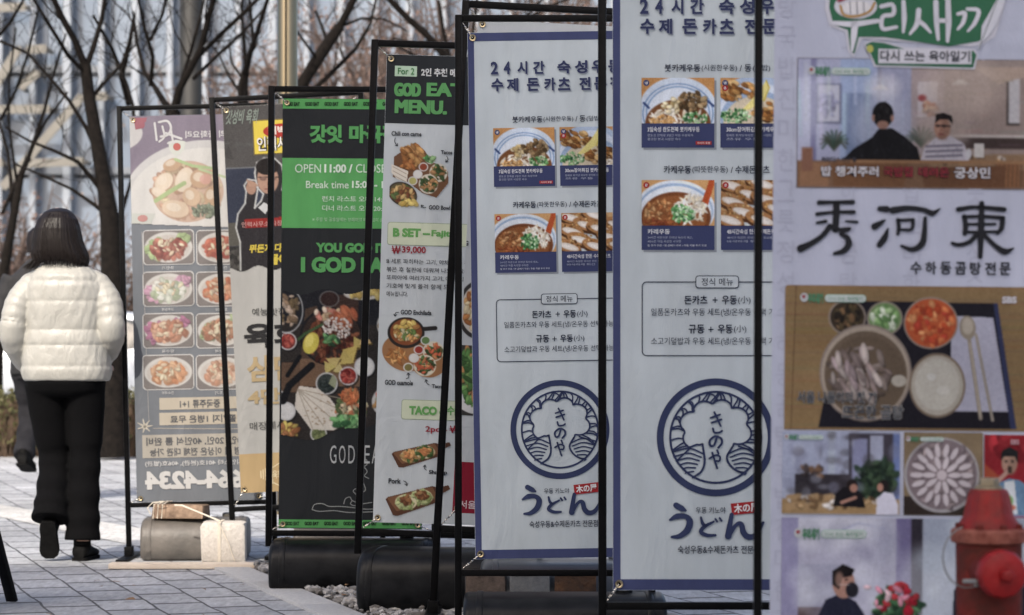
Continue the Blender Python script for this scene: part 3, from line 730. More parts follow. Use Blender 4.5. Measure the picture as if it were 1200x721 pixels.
    c.stroke([cl[0], (cx - 13, cy + 28), (cx - 17, cy + 40), (cx - 27, cy + 47)], 2.6, D, 3, (cx, cy)); c.stroke([cl[-1], (cx + 13, cy + 24), (cx + 20, cy + 36), (cx + 34, cy + 43)], 2.6, D, 3, (cx, cy))
    for k in range(38):                # leaf lines between the crown and the inner circle
        a = math.radians(140 + k * 260 / 37)
        rr = cloudr(a) + 1
        if k % 9 == 4: continue
        sw = (.16 if k < 19 else -.16) + (.10 if k % 2 else 0) * (1 if k < 19 else -1)
        p0 = (cx + rr * math.cos(a), cy - 11 + rr * .95 * math.sin(a)); p1 = (cx + 53 * math.cos(a + sw), cy + 53 * math.sin(a + sw))
        pm = ((p0[0] + p1[0]) / 2 + 1.5, (p0[1] + p1[1]) / 2 - 1.5)
        c.stroke([p0, pm, p1], 2.0, D, 3, (cx, cy))
    for sx in (-1, 1):
        for k in range(6):
            c.stroke([(cx + sx * (15 + k * 2.2), cy + 19 + k * 4.2), (cx + sx * (31 + k * .6), cy + 13 + k * 5.6), (cx + sx * (50 - k * 2.9), cy + 17 + k * 5.0)], 2.0, D, 3, (cx, cy))
    K = 2.7       # the three kana inside, brushed by hand
    for st in ([(-7, -24), (6, -28)], [(-6, -18), (8, -22)], [(-2, -31), (3, -22), (7, -14)], [(-4, -11), (-2, -6), (5, -6), (9, -8)]): c.stroke([(cx + a * .82, cy + b * .95) for a, b in st], K * .9, D, 4, (cx, cy))
    c.stroke([(cx + 1, cy + 1), (cx - 2, cy + 9), (cx - 6, cy + 10), (cx - 7, cy + 4), (cx - 1, cy - 1), (cx + 6, cy + 1), (cx + 7, cy + 7), (cx + 3, cy + 12)], K, D, 4, (cx, cy))
    for st in ([(-9, 26), (0, 22), (6, 24), (5, 29), (1, 29)], [(-5, 19), (-1, 30), (2, 38)], [(2, 16), (4, 20)]): c.stroke([(cx + a * .82, cy + b * .95) for a, b in st], K * .9, D, 4, (cx, cy))
    c.text('우동 키노야', 815, 594, 850, 601.5, INK, .006)
    c.poly([(856, 590), (891, 586.5), (892.3, 600), (857.5, 603.5)], (172, 40, 44), 3); c.text('木の屋', 859.5, 589.5, 888.5, 600.3, (225, 222, 222), .03, 5, rot=-.09)
    # うどん in thick brush
    for st, wd in (([(792, 592), (799, 596), (803, 598)], (7, 7, 3)), ([(785, 609), (793, 605), (803, 605), (808, 611), (805, 621), (796, 628), (787, 629)], (3, 7, 6, 8, 8, 6, 3)),
                   ([(821, 606), (823, 613), (826, 616)], (2.5, 4, 4)), ([(836, 611), (825, 617), (821, 623), (828, 627), (838, 627)], (2.5, 4.5, 5, 4.5, 3)), ([(838, 608), (840, 611)], 2.6), ([(843, 607), (845, 610)], 2.6),
                   ([(857, 603), (855, 614), (853, 628)], (5, 6, 8)), ([(853, 628), (862, 615), (868, 614), (871, 624), (877, 629), (886, 626), (894, 612)], (6, 4, 6, 7, 7, 6, 3))):
        c.stroke(st, wd, D, 4, (838, 610))
    c.text('숙성우동&수제돈카츠 전문점', 794, 639, 889, 648.5, INK, .012)

GK = (42, 46, 50); GR = (82, 160, 86); GOLDF = [(200, 175, 90), (215, 190, 105), (180, 150, 70)]
def god(c):
    c.base((40, 43, 46))
    c.rect(331, 115, 499, 127, (78, 158, 82), 1, True); c.rect(331, 608.5, 499, 618, (78, 158, 82), 1, True)
    for y0, y1 in ((119.3, 124), (611, 615.4)):
        for k in range(8): c.text('GOD EAT', 340.5 + k * 22.7 - 6, y0, 340.5 + k * 22.7 + 10.5, y1, (28, 40, 32), .05, 3)
    c.text('갓잇', 362.5, 146, 401.5, 167.5, GR, .05); c.text('마곡점', 409, 146, 466, 167.5, GR, .05)
    c.rect(331, 185, 499, 267, (84, 166, 88), 1, True)
    W_ = (206, 226, 206)
    c.text('OPEN', 345.6, 192.3, 376, 202.3, W_, .0); c.text('11:00 /', 380, 192.3, 413, 202.3, (214, 232, 214), .035); c.text('CLOSE', 417, 192.3, 452, 202.3, W_, 0); c.text('22:00', 456, 192.3, 481, 202.3, (214, 232, 214), .035)
    c.text('Break time', 358.5, 212, 408.5, 220.5, W_, .004); c.text('15:00 - 17:00', 412.5, 212, 470, 220.5, (214, 232, 214), .03)
    c.text('런치 라스트 오더 14:10', 377.5, 229.6, 456, 236.2, W_, .006); c.text('디너 라스트 오더 20:30', 377.5, 240.5, 456, 247.2, W_, .006)
    c.text('※ 주말 및 공휴일에는 브레이크 타임 없이 운영됩니다', 366, 254.8, 466, 259.4, (170, 206, 170), 0)
    c.text('YOU GOD IT', 370, 284.5, 452, 296, GR, .06); c.text('I', 352.6, 301.5, 357.5, 319, GR, .05); c.text('GOD EAT', 365, 301, 463, 319.5, GR, .06)
    c.spaced([('G', 387, 394.5), ('O', 397.5, 405), ('D', 408.5, 416), ('E', 427, 433.5), ('A', 436, 444), ('T', 446, 453)], 522, 543, (178, 182, 182), -.005)
    for st in ([(366, 597), (369, 591), (378, 590), (386, 593), (398, 593), (412, 594), (430, 596), (460, 594)], [(366, 597), (375, 599), (392, 598), (410, 600), (440, 599), (460, 601)],
               [(403, 590), (405, 584), (410, 582), (413, 586), (420, 588), (418, 580), (414, 575), (418, 572), (422, 576), (428, 574), (426, 566), (420, 560), (421, 552)],
               [(421, 552), (426, 547), (430, 552), (427, 557), (432, 560)], [(426, 541), (429, 538), (430, 543), (427, 546)], [(413, 586), (411, 590), (416, 592), (424, 590), (436, 588)]):
        c.stroke(st, .9, (150, 154, 152), 3, (366, 597))
    cv = Canvas(331, 338, 499, 516, (52, 46, 42), 1.35)
    cv.rect(331, 338, 499, 380, (38, 38, 42)); cv.rect(331, 425, 372, 460, (104, 78, 58)); cv.poly([(358, 362), (372, 358), (380, 470), (350, 470), (352, 430)], (82, 62, 48)); cv.rect(352, 420, 430, 452, (118, 88, 64)); cv.rect(380, 345, 420, 372, (70, 50, 42))
    cv.scat(338, 364, 10, 18, 40, [(190, 165, 140), (110, 90, 60), (150, 120, 90)], 1.5, 3); cv.ring(336, 364, 19, 26, 1.4, (170, 170, 168))
    cv.ell(386, 350, 12, 9, (60, 40, 36)); cv.ring(386, 350, 11, 9, 1.2, (110, 108, 106)); cv.ell(425, 344, 22, 7, (200, 195, 185)); cv.scat(430, 343, 18, 5, 20, GOLDF, 2, 3)
    cv.ell(389, 394, 37, 34, (30, 30, 32)); cv.ell(389, 394, 34.5, 31.5, (58, 44, 38)); cv.scat(389, 398, 30, 26, 170, [(96, 44, 30), (120, 62, 40), (80, 36, 28), (140, 80, 52)], 1.2, 2.6, 2)
    cv.scat(384, 368, 18, 7, 24, [(214, 190, 165), (200, 120, 100), (190, 160, 120)], 2, 4, 1.5); cv.scat(404, 372, 14, 12, 20, [(200, 110, 70), (180, 90, 56)], 2, 3.4, 2.2, rot=.9)
    cv.scat(395, 384, 18, 13, 90, [(222, 214, 204), (205, 195, 185)], .8, 1.6, 1.3, .6); cv.scat(390, 398, 10, 6, 14, GREENS[:2] + [(40, 70, 44)], 1.4, 2.4, 2.4)
    cv.line([(350, 398), (358, 391), (378, 380)], 3.2, (62, 92, 52)); cv.ell(365, 402, 9, 13, (202, 186, 62), .35); cv.ell(363, 399, 5, 8, (222, 208, 92), .35)
    for (tx, ty, s_) in ((420, 402, 10), (412, 412, 11), (405, 420, 12), (392, 424, 10), (428, 398, 9), (386, 430, 9), (398, 432, 8)):
        a = nr.rand() * 6; cv.poly([(tx + 1.2 + s_ * math.cos(a + q * 2.1), ty + 1.6 + s_ * math.sin(a + q * 2.1)) for q in range(3)], (110, 86, 40)); cv.poly([(tx + s_ * math.cos(a + q * 2.1), ty + s_ * math.sin(a + q * 2.1)) for q in range(3)], (nr.randint(188, 215), nr.randint(168, 186), nr.randint(84, 110)))
    for (x, y, r_, cc, pal) in ((384, 449, 13, (60, 66, 60), [(58, 66, 62), (40, 50, 48)]), (409, 440, 11, (140, 40, 34), [(168, 52, 44), (122, 34, 32), (190, 84, 70)]), (428, 429, 12, (205, 205, 200), None), (338, 400, 10.5, (140, 44, 38), [(168, 56, 48), (190, 84, 70)]), (337, 482, 11, (208, 208, 204), None), (375, 508, 10, (120, 130, 80), [(130, 140, 84), (100, 112, 66)]), (330, 465, 7, (60, 60, 60), None)):
        cv.ell(x + 1.5, y + 2, r_, r_, (22, 22, 22), 0, .6); cv.ell(x, y, r_, r_, (190, 190, 188)); cv.ell(x, y, r_ - 1.8, r_ - 1.8, cc)
        if pal: cv.scat(x, y, r_ - 4, r_ - 4, 34, pal, 1, 2)
    cv.poly([(386, 449), (391, 438), (396, 445), (394, 455)], (140, 146, 112))
    cv.poly([(348, 462), (352, 452), (374, 455), (388, 466), (400, 482), (404, 498), (392, 504), (366, 503), (347, 478)], (206, 198, 182))
    for a in (.2, .45, .7, .95, 1.2): cv.line([(350, 456), (350 + 52 * math.cos(a), 456 + 52 * math.sin(a))], 1.0, (158, 146, 126))
    for _ in range(26): cv.ell(nr.uniform(355, 392), nr.uniform(462, 498), 1.3, .8, (140, 112, 80), 0, .6)
    cv.scat(413, 478, 18, 22, 130, [(170, 160, 120), (90, 110, 60), (190, 110, 70), (70, 84, 48), (205, 180, 140)], 1.2, 2.6, 1.8); cv.scat(412, 464, 12, 8, 40, [(205, 120, 70), (190, 96, 52)], 1, 1.8, 3); cv.scat(408, 494, 18, 6, 40, GREENS, 1.5, 3)
    cv.line([(352, 418), (338, 440)], 5, (24, 24, 26)); cv.line([(366, 428), (340, 452), (333, 470)], 8, (26, 26, 28)); cv.scat(340, 505, 12, 8, 30, [(186, 120, 70), (160, 96, 52), (205, 180, 80)], 1.5, 3, 2)
    for (x, y) in ((460, 380), (478, 420), (455, 470), (480, 480)): cv.ell(x, y, 18, 18, (180, 178, 172)); cv.scat(x, y, 14, 14, 60, [(150, 110, 60), (96, 110, 60), (180, 70, 50)], 1.5, 3)
    cv.fade((46, 46, 48), .16).photo(.1).grain(5)
    c.pic(cv.cut(lambda X, Y: (Y > 343 + 3 * np.sin(X / 9) + (X - 331) * -.02) & (Y < 512 + 3 * np.sin(X / 11) - np.maximum(0, X - 375) * .28)), 2)

def board(c, x0, y0, x1, y1, kind):
    cv = Canvas(x0, y0, x1, y1, (186, 195, 200), 1.6); w_, h = x1 - x0, y1 - y0
    X = lambda a: x0 + a * w_; Yy = lambda b: y0 + b * h
    WD = (112, 76, 52)
    if kind == 'combo':
        cv.poly([(X(.06), Yy(.25)), (X(.4), Yy(.03)), (X(.56), Yy(.14)), (X(.68), Yy(.3)), (X(.96), Yy(.45)), (X(.97), Yy(.62)), (X(.78), Yy(.84)), (X(.55), Yy(.78)), (X(.3), Yy(.62)), (X(.05), Yy(.55))], WD)
        cv.scat(X(.36), Yy(.2), w_ * .18, h * .13, 40, [(190, 140, 80), (150, 96, 50), (170, 120, 70)], 1.5, 3, 2, rot=.8)
        cv.poly([(X(.02), Yy(.36)), (X(.3), Yy(.46)), (X(.28), Yy(.62)), (X(.12), Yy(.58)), (X(.02), Yy(.48))], (214, 206, 192)); 
        for a in (.4, .46, .52): cv.line([(X(.05), Yy(a)), (X(.27), Yy(a + .1))], .7, (150, 140, 122))
        cv.scat(X(.3), Yy(.36), w_ * .1, h * .06, 14, [(170, 110, 60), (140, 84, 44)], 1.5, 2.5)
        for (a, b, r_) in ((.8, .47, .15), (.64, .64, .16)): cv.ell(X(a), Yy(b), w_ * r_, w_ * r_ * 1.02, (205, 200, 182)); cv.scat(X(a), Yy(b), w_ * (r_ - .04), w_ * (r_ - .04), 60, [(74, 104, 56), (150, 110, 70), (190, 140, 90), (54, 76, 44)], 1, 2)
        for (a, b, cc) in ((.66, .28, (92, 116, 72)), (.55, .39, (140, 64, 44)), (.46, .5, (206, 204, 200)), (.38, .6, (170, 166, 96))): cv.ell(X(a), Yy(b), 5.6, 5.2, (196, 196, 194)); cv.ell(X(a), Yy(b), 4.3, 4, cc)
        cv.scat(X(.66), Yy(.27), w_ * .1, h * .04, 16, GREENS, 1, 2)
        cv.ell(X(.22), Yy(.8), w_ * .25, h * .17, (60, 52, 46), .45); cv.ell(X(.22), Yy(.8), w_ * .225, h * .15, (92, 84, 56), .45); cv.scat(X(.22), Yy(.79), w_ * .18, h * .12, 90, [(80, 100, 56), (160, 120, 72), (190, 160, 100), (120, 70, 46)], 1, 2.2); cv.scat(X(.32), Yy(.92), w_ * .12, h * .05, 12, GOLDF, 1.5, 3, 1.6)
    elif kind == 'fajita':
        cv.ell(X(.35), Yy(.6), w_ * .35, h * .3, (150, 104, 66), .3); cv.ell(X(.72), Yy(.72), w_ * .28, h * .28, (150, 104, 66)); cv.scat(X(.22), Yy(.66), w_ * .14, h * .12, 40, [(186, 128, 70), (160, 100, 52), (200, 150, 90)], 1, 1.8, 3)
        cv.line([(X(.55), Yy(.2)), (X(.8), Yy(.17))], 5, (44, 42, 42)); cv.ell(X(.36), Yy(.26), w_ * .28, h * .26, (44, 40, 38)); cv.ell(X(.36), Yy(.25), w_ * .24, h * .22, (130, 70, 40)); cv.scat(X(.36), Yy(.2), w_ * .19, h * .13, 24, GOLDF + [(160, 110, 60)], 1.6, 3.2, 1.6); cv.scat(X(.37), Yy(.3), w_ * .18, h * .1, 50, [(200, 190, 150), (90, 120, 60), (190, 140, 80)], 1, 1.8, 2)
        for (a, b, r_) in ((.78, .56, .16), (.66, .8, .17)): cv.ell(X(a), Yy(b), w_ * r_, w_ * r_ * .95, (208, 200, 176)); cv.scat(X(a), Yy(b), w_ * (r_ - .04), w_ * (r_ - .05), 60, [(74, 110, 56), (200, 130, 80), (190, 90, 60), (54, 76, 44)], 1, 1.9)
        for (a, b, cc) in ((.66, .38, (92, 126, 72)), (.56, .54, (160, 54, 44)), (.49, .68, (206, 204, 200)), (.41, .84, (120, 110, 60))): cv.ell(X(a), Yy(b), 6, 5.4, (198, 198, 196)); cv.ell(X(a), Yy(b), 4.6, 4.1, cc)
    else:
        cv.poly([(X(.0), Yy(.5)), (X(.04), Yy(.42)), (X(.72), Yy(.06)), (X(.8), Yy(.1)), (X(.97), Yy(.02)), (X(1), Yy(.14)), (X(.86), Yy(.3)), (X(.84), Yy(.52)), (X(.2), Yy(.98)), (X(.12), Yy(.96))], (92, 60, 44)); cv.poly([(X(.02), Yy(.45)), (X(.72), Yy(.09)), (X(.82), Yy(.42)), (X(.18), Yy(.84))], (124, 84, 58))
        top = [(70, 100, 50), (54, 80, 40), (190, 150, 90)] if kind == 'shrimp' else [(160, 176, 110), (140, 160, 90), (180, 190, 130)]
        top2 = [(205, 150, 90), (190, 120, 70)] if kind == 'shrimp' else [(150, 100, 62), (110, 66, 42), (176, 130, 84)]
        for (a, b, r_) in ((.32, .56, .17), (.56, .4, .17)):
            cv.ell(X(a), Yy(b), w_ * r_, h * r_ * 1.35, (206, 198, 158)); cv.scat(X(a), Yy(b), w_ * (r_ - .035), h * (r_ - .03) * 1.3, 60, top, 1, 2.2); cv.scat(X(a), Yy(b - .05), w_ * .08, h * .12, 24, top2, 1, 2)
    cv.cut_col((186, 195, 200), 4); c.pic(cv, 2)
def menu(c):
    c.base((186, 195, 200)); D = (46, 48, 52); RD = (160, 40, 52)
    c.rect(453, 63, 638, 144, GK, 1, True)
    def won(x0, y0, x1, y1):
        w_ = x1 - x0
        for q in range(4): c.stroke([(x0 + w_ * q / 4, y0 if q % 2 == 0 else y1), (x0 + w_ * (q + 1) / 4, y1 if q % 2 == 0 else y0)], 1.3, RD, 4)
        for f_ in (.38, .62): c.stroke([(x0 - .8, y0 + (y1 - y0) * f_), (x1 + .8, y0 + (y1 - y0) * f_)], .9, RD, 5)
    c.rect(462.7, 76.6, 488.6, 88.8, (176, 206, 178), 2); c.text('For 2', 466, 79, 485.5, 86.8, (60, 124, 66), .015)
    c.text('2인 추천 메뉴', 493.5, 79.3, 543, 89, (200, 204, 204), .035)
    def fat(s_, x0, y0, x1, y1, col, d):
        for k, (a, b) in enumerate(((-d, 0), (d, 0), (0, -d * .6), (0, d * .6), (-d, -d * .6), (d, d * .6), (d, -d * .6), (-d, d * .6))): c.text(s_, x0 + a, y0 + b, x1 + a, y1 + b, col, .0, 3.6 + k * .1)
    fat('GOD', 462.9, 97.3, 492, 111.7, (88, 160, 90), 1.25); fat('EAT', 501, 97.3, 543, 111.7, (88, 160, 90), 1.25); fat('MENU.', 463.6, 117.1, 522.6, 131.8, (88, 160, 90), 1.25)
    def note(s_, x0, y0, x1, y1): c.text(s_, x0, y0, x1, y1, D, .03)
    def arrow(pts):
        c.stroke(pts, .8, D, 3); (x, y), (px, py) = pts[-1], pts[-2]; a = math.atan2(y - py, x - px)
        for q in (2.5, -2.5): c.stroke([(x, y), (x + 3 * math.cos(a + q), y + 3 * math.sin(a + q))], .8, D, 3, pts[0])
    note('Chili con carne', 458.7, 153.4, 493.8, 159); arrow([(463, 161.5), (462.5, 166), (466, 171)]); note('Tacos', 516.6, 176, 530, 180.7); arrow([(523.5, 183), (525, 187), (522.5, 190)])
    board(c, 458, 163.5, 529, 243, 'combo'); note('GOD Bowl', 502.5, 240.4, 527.5, 245.6); arrow([(499, 243), (496, 243.5), (493.5, 240.5)])
    c.rrect(454.3, 260, 614, 287, 3, (150, 168, 140), 1); c.rrect(455, 260.8, 613.2, 286.3, 2.6, (196, 206, 178), 2)
    c.text('B SET –', 460.4, 267, 504, 277.5, (96, 164, 84), .06); c.text('Fajita', 505.5, 269.5, 533, 279.5, (96, 164, 84), .045)
    won(460, 288.5, 468.5, 297); c.text('39,000', 471, 288.5, 499, 297.5, RD, .025)
    for k, (s_, x1) in enumerate((('B 세트 파히타는 고기, 야채, 밥을 각각', 556), ('볶은 후 철판에 데워져 나오는 요리로', 556), ('또띠아에 여러가지 고기, 야채, 치즈를', 556), ('기호에 맞게 올려 함께 드실 수 있는', 556), ('메뉴입니다.', 478))):
        c.text(s_, 453, 303 + k * 9.55, x1, 309 + k * 9.55, (62, 62, 66), .006)
    note('GOD Enchilada', 469.6, 363, 505.7, 368.6); arrow([(467, 366), (463.5, 367), (463, 371)]); board(c, 448.5, 371, 526, 441, 'fajita')
    note('GOD cuamole', 451, 445, 484, 451); arrow([(476, 444), (479, 442), (478, 437)]); note('Tacos', 506, 450.3, 520, 455); arrow([(503, 451), (500, 449), (499, 445)])
    c.rrect(470.8, 468, 614, 491.5, 3, (150, 168, 140), 1); c.rrect(471.5, 468.8, 613.2, 490.8, 2.6, (196, 206, 178), 2)
    c.text('TACO -', 479.6, 475.5, 519, 486, (96, 164, 84), .06); c.text('쉬림프', 524, 475, 560, 487, (96, 164, 84), .02)
    c.text('2pcs-', 498.5, 499.3, 524, 508, RD, .02); won(528, 499.3, 537, 507)
    board(c, 459.5, 515.5, 529, 548.5, 'shrimp'); note('Shrimp', 502.6, 550.6, 524, 556.8); arrow([(500, 551), (497.5, 549), (498, 545)]); note('Pork', 455.5, 560.4, 470, 566.6); arrow([(473, 563.5), (476, 565), (477, 569)]); board(c, 452.5, 565.5, 528, 605, 'pork')

def redstand(c):
    c.base((184, 190, 194)); RD = (140, 26, 46)
    c.rect(540, 60, 760, 158, (70, 92, 76), 1, True); c.rect(540, 60, 760, 105, (46, 50, 52), 2, True)
    c.text('W', 549.5, 197, 558, 204, (168, 40, 48), .03); c.stroke([(549, 200.5), (558.5, 200.5)], 1, (168, 40, 48), 5); c.text('세트 메뉴', 558, 140, 610, 152, (190, 210, 190), .03)
    c.text('세트구성', 546.5, 205.5, 585, 212, (70, 70, 74), .01); c.text('파스타', 546.5, 218, 575, 224, (70, 70, 74), .01)
    cv = Canvas(540, 322, 600, 398, (184, 190, 194), 1.4); cv.ell(562, 362, 24, 34, (52, 50, 50)); cv.ell(562, 362, 20, 29, (196, 190, 180)); cv.scat(562, 362, 16, 24, 90, [(170, 110, 60), (140, 84, 44), (200, 150, 90), (205, 190, 150)], 1.5, 3.4); c.pic(cv.cut_col((184, 190, 194), 4), 2)
    c.text('G', 544, 282, 549, 288, (60, 60, 64), .04)
    cv = Canvas(534, 404, 600, 486, (60, 58, 56), 1.4); cv.ell(562, 448, 34, 36, (205, 206, 204)); cv.ell(564, 440, 28, 28, (96, 120, 80)); cv.scat(560, 440, 26, 34, 160, [(80, 126, 64), (110, 156, 84), (60, 96, 50), (190, 130, 80)], 1.5, 3.6, 2.4); c.pic(cv, 2)
    c.text('C', 537, 430, 541, 436, (60, 60, 64), .04)
    c.rect(520, 540, 760, 606, RD, 1, True); c.text('서울 강서구 마곡동', 539, 586, 620, 595.5, (210, 190, 194), .012, 4)

def yook(c):
    c.base((170, 170, 167))
    cv = Canvas(252, 118, 412, 322, (62, 64, 70), 1.15)
    cv.rect(252, 118, 412, 200, (78, 76, 76))
    for _ in range(24): cv.poly([(x_ + nr.uniform(-14, 14), y_ + nr.uniform(-12, 12)) for x_, y_ in [(nr.uniform(255, 330), nr.uniform(124, 190))] * 4], (int(nr.uniform(54, 96)),) * 3, .6)
    cv.rect(252, 198, 412, 262, (50, 56, 74)); cv.line([(252, 198), (412, 199)], 1.2, (112, 116, 122)); cv.line([(252, 288), (412, 290)], 1.2, (84, 90, 96)); cv.rect(252, 262, 412, 289, (84, 82, 76)); cv.rect(252, 290, 412, 322, (48, 48, 48))
    cv.scat(275, 305, 22, 12, 30, [(70, 68, 66), (44, 42, 42), (90, 88, 84)], 2, 4)
    # a man adjusting his glasses, cut out with a pale outline
    body = [(272, 318), (273, 285), (269, 268), (272, 252), (281, 240), (283, 226), (281, 219), (286, 212), (295, 214), (297, 222), (294, 236), (292, 246), (300, 238), (303, 230), (296, 222), (294, 205), (297, 193), (306, 188), (318, 189), (326, 197), (328, 212), (325, 226), (330, 240), (345, 246), (360, 256), (364, 320)]
    cv.poly(body, (44, 42, 46)); cv.line(body, 1.8, (176, 178, 178))
    cv.ell(309, 213, 12.5, 17, (164, 128, 110)); cv.ell(309, 198, 13.5, 10, (36, 32, 32)); cv.line([(298, 210), (321, 211)], 1.1, (30, 28, 28)); cv.ell(303.5, 212, 4, 2.6, (120, 92, 82)); cv.ell(315, 212.5, 4, 2.6, (120, 92, 82)); cv.ell(310, 219, 2.5, 3.5, (150, 112, 94)); cv.line([(305, 224.5), (314, 224.5)], 1.2, (120, 66, 62))
    cv.ell(289, 222, 6, 8, (160, 124, 106)); 
    for k in range(4): cv.line([(285 + k * 2.6, 213 + k), (288 + k * 2.8, 220)], 1.9, (168, 132, 112))
    cv.poly([(296, 246), (303, 240), (310, 244), (304, 254)], (186, 188, 190))
    cv.poly([(279, 259), (412, 256), (412, 267), (280, 269)], (146, 38, 36))
    cv.grain(4); c.pic(cv.cut(lambda X, Y: Y < 316 + 3 * np.sin(X / 6)), 2)
    c.text('인력사무소 사장이 한턱', 283, 260.5, 352, 266.8, (196, 150, 146), .005, 4)
    c.rect(295, 140.5, 366, 182, (116, 100, 60), 3); c.rect(296.5, 142, 364.5, 180.5, (214, 190, 62), 4); c.ellipse(330, 153, 22, 8.5, (176, 52, 44), 5); c.text('대박난', 314, 148, 346, 158, (222, 214, 206), .03, 6); c.text('인력사무소', 301, 160.5, 361, 177.5, (40, 34, 30), .08, 6); c.text('인력사무소', 301, 160.5, 361, 177.5, (226, 222, 214), .015, 7)
    c.text('갓성비 육회', 263, 129, 300, 146, (130, 142, 134), .02, 4, slant=.2)
    c.text('뭐든지 다', 291.5, 287, 330, 297, (198, 176, 60), .04, 4, slant=.12); c.text('물어봐', 314, 298, 350, 311, (198, 176, 60), .045, 4, slant=.12)
    c.text('예능', 295.5, 361.5, 313.5, 370.5, (72, 72, 70), 0); c.text('맛집', 317, 361.5, 334, 370.5, (72, 72, 70), 0)
    c.text('육회', 286, 379.5, 352, 409, (46, 46, 48), .035); c.text('삼만', 289.5, 417.5, 350, 448, (174, 152, 112), .035); c.text('4만원', 290.5, 456, 352, 475, (174, 152, 112), .035)
    c.text('매장에서 드실 때', 293, 495, 372, 504.5, (80, 80, 78), 0)
    c.rect(270, 533, 440, 600, (182, 154, 108), 1, True)
    hx = [(331 + 15 * math.cos(R(60 * k + 30)), 556 + 15 * math.sin(R(60 * k + 30))) for k in range(7)]
    c.stroke(hx, 1.0, (226, 206, 164), 3, (331, 556)) if False else None
    for a, b in zip(hx[:-1], hx[1:]): c.stroke([a, b], 1.1, (228, 210, 170), 3, (331, 556))
    for k in range(6): c.stroke([(306 + k * 2.6, 556 - 4 - k * 1.3), (306 + k * 2.6, 556 + 4 + k * 1.3)], 1.1, (228, 210, 170), 3)
    c.text('육회전문', 320, 551, 342, 561, (228, 210, 170), .02)

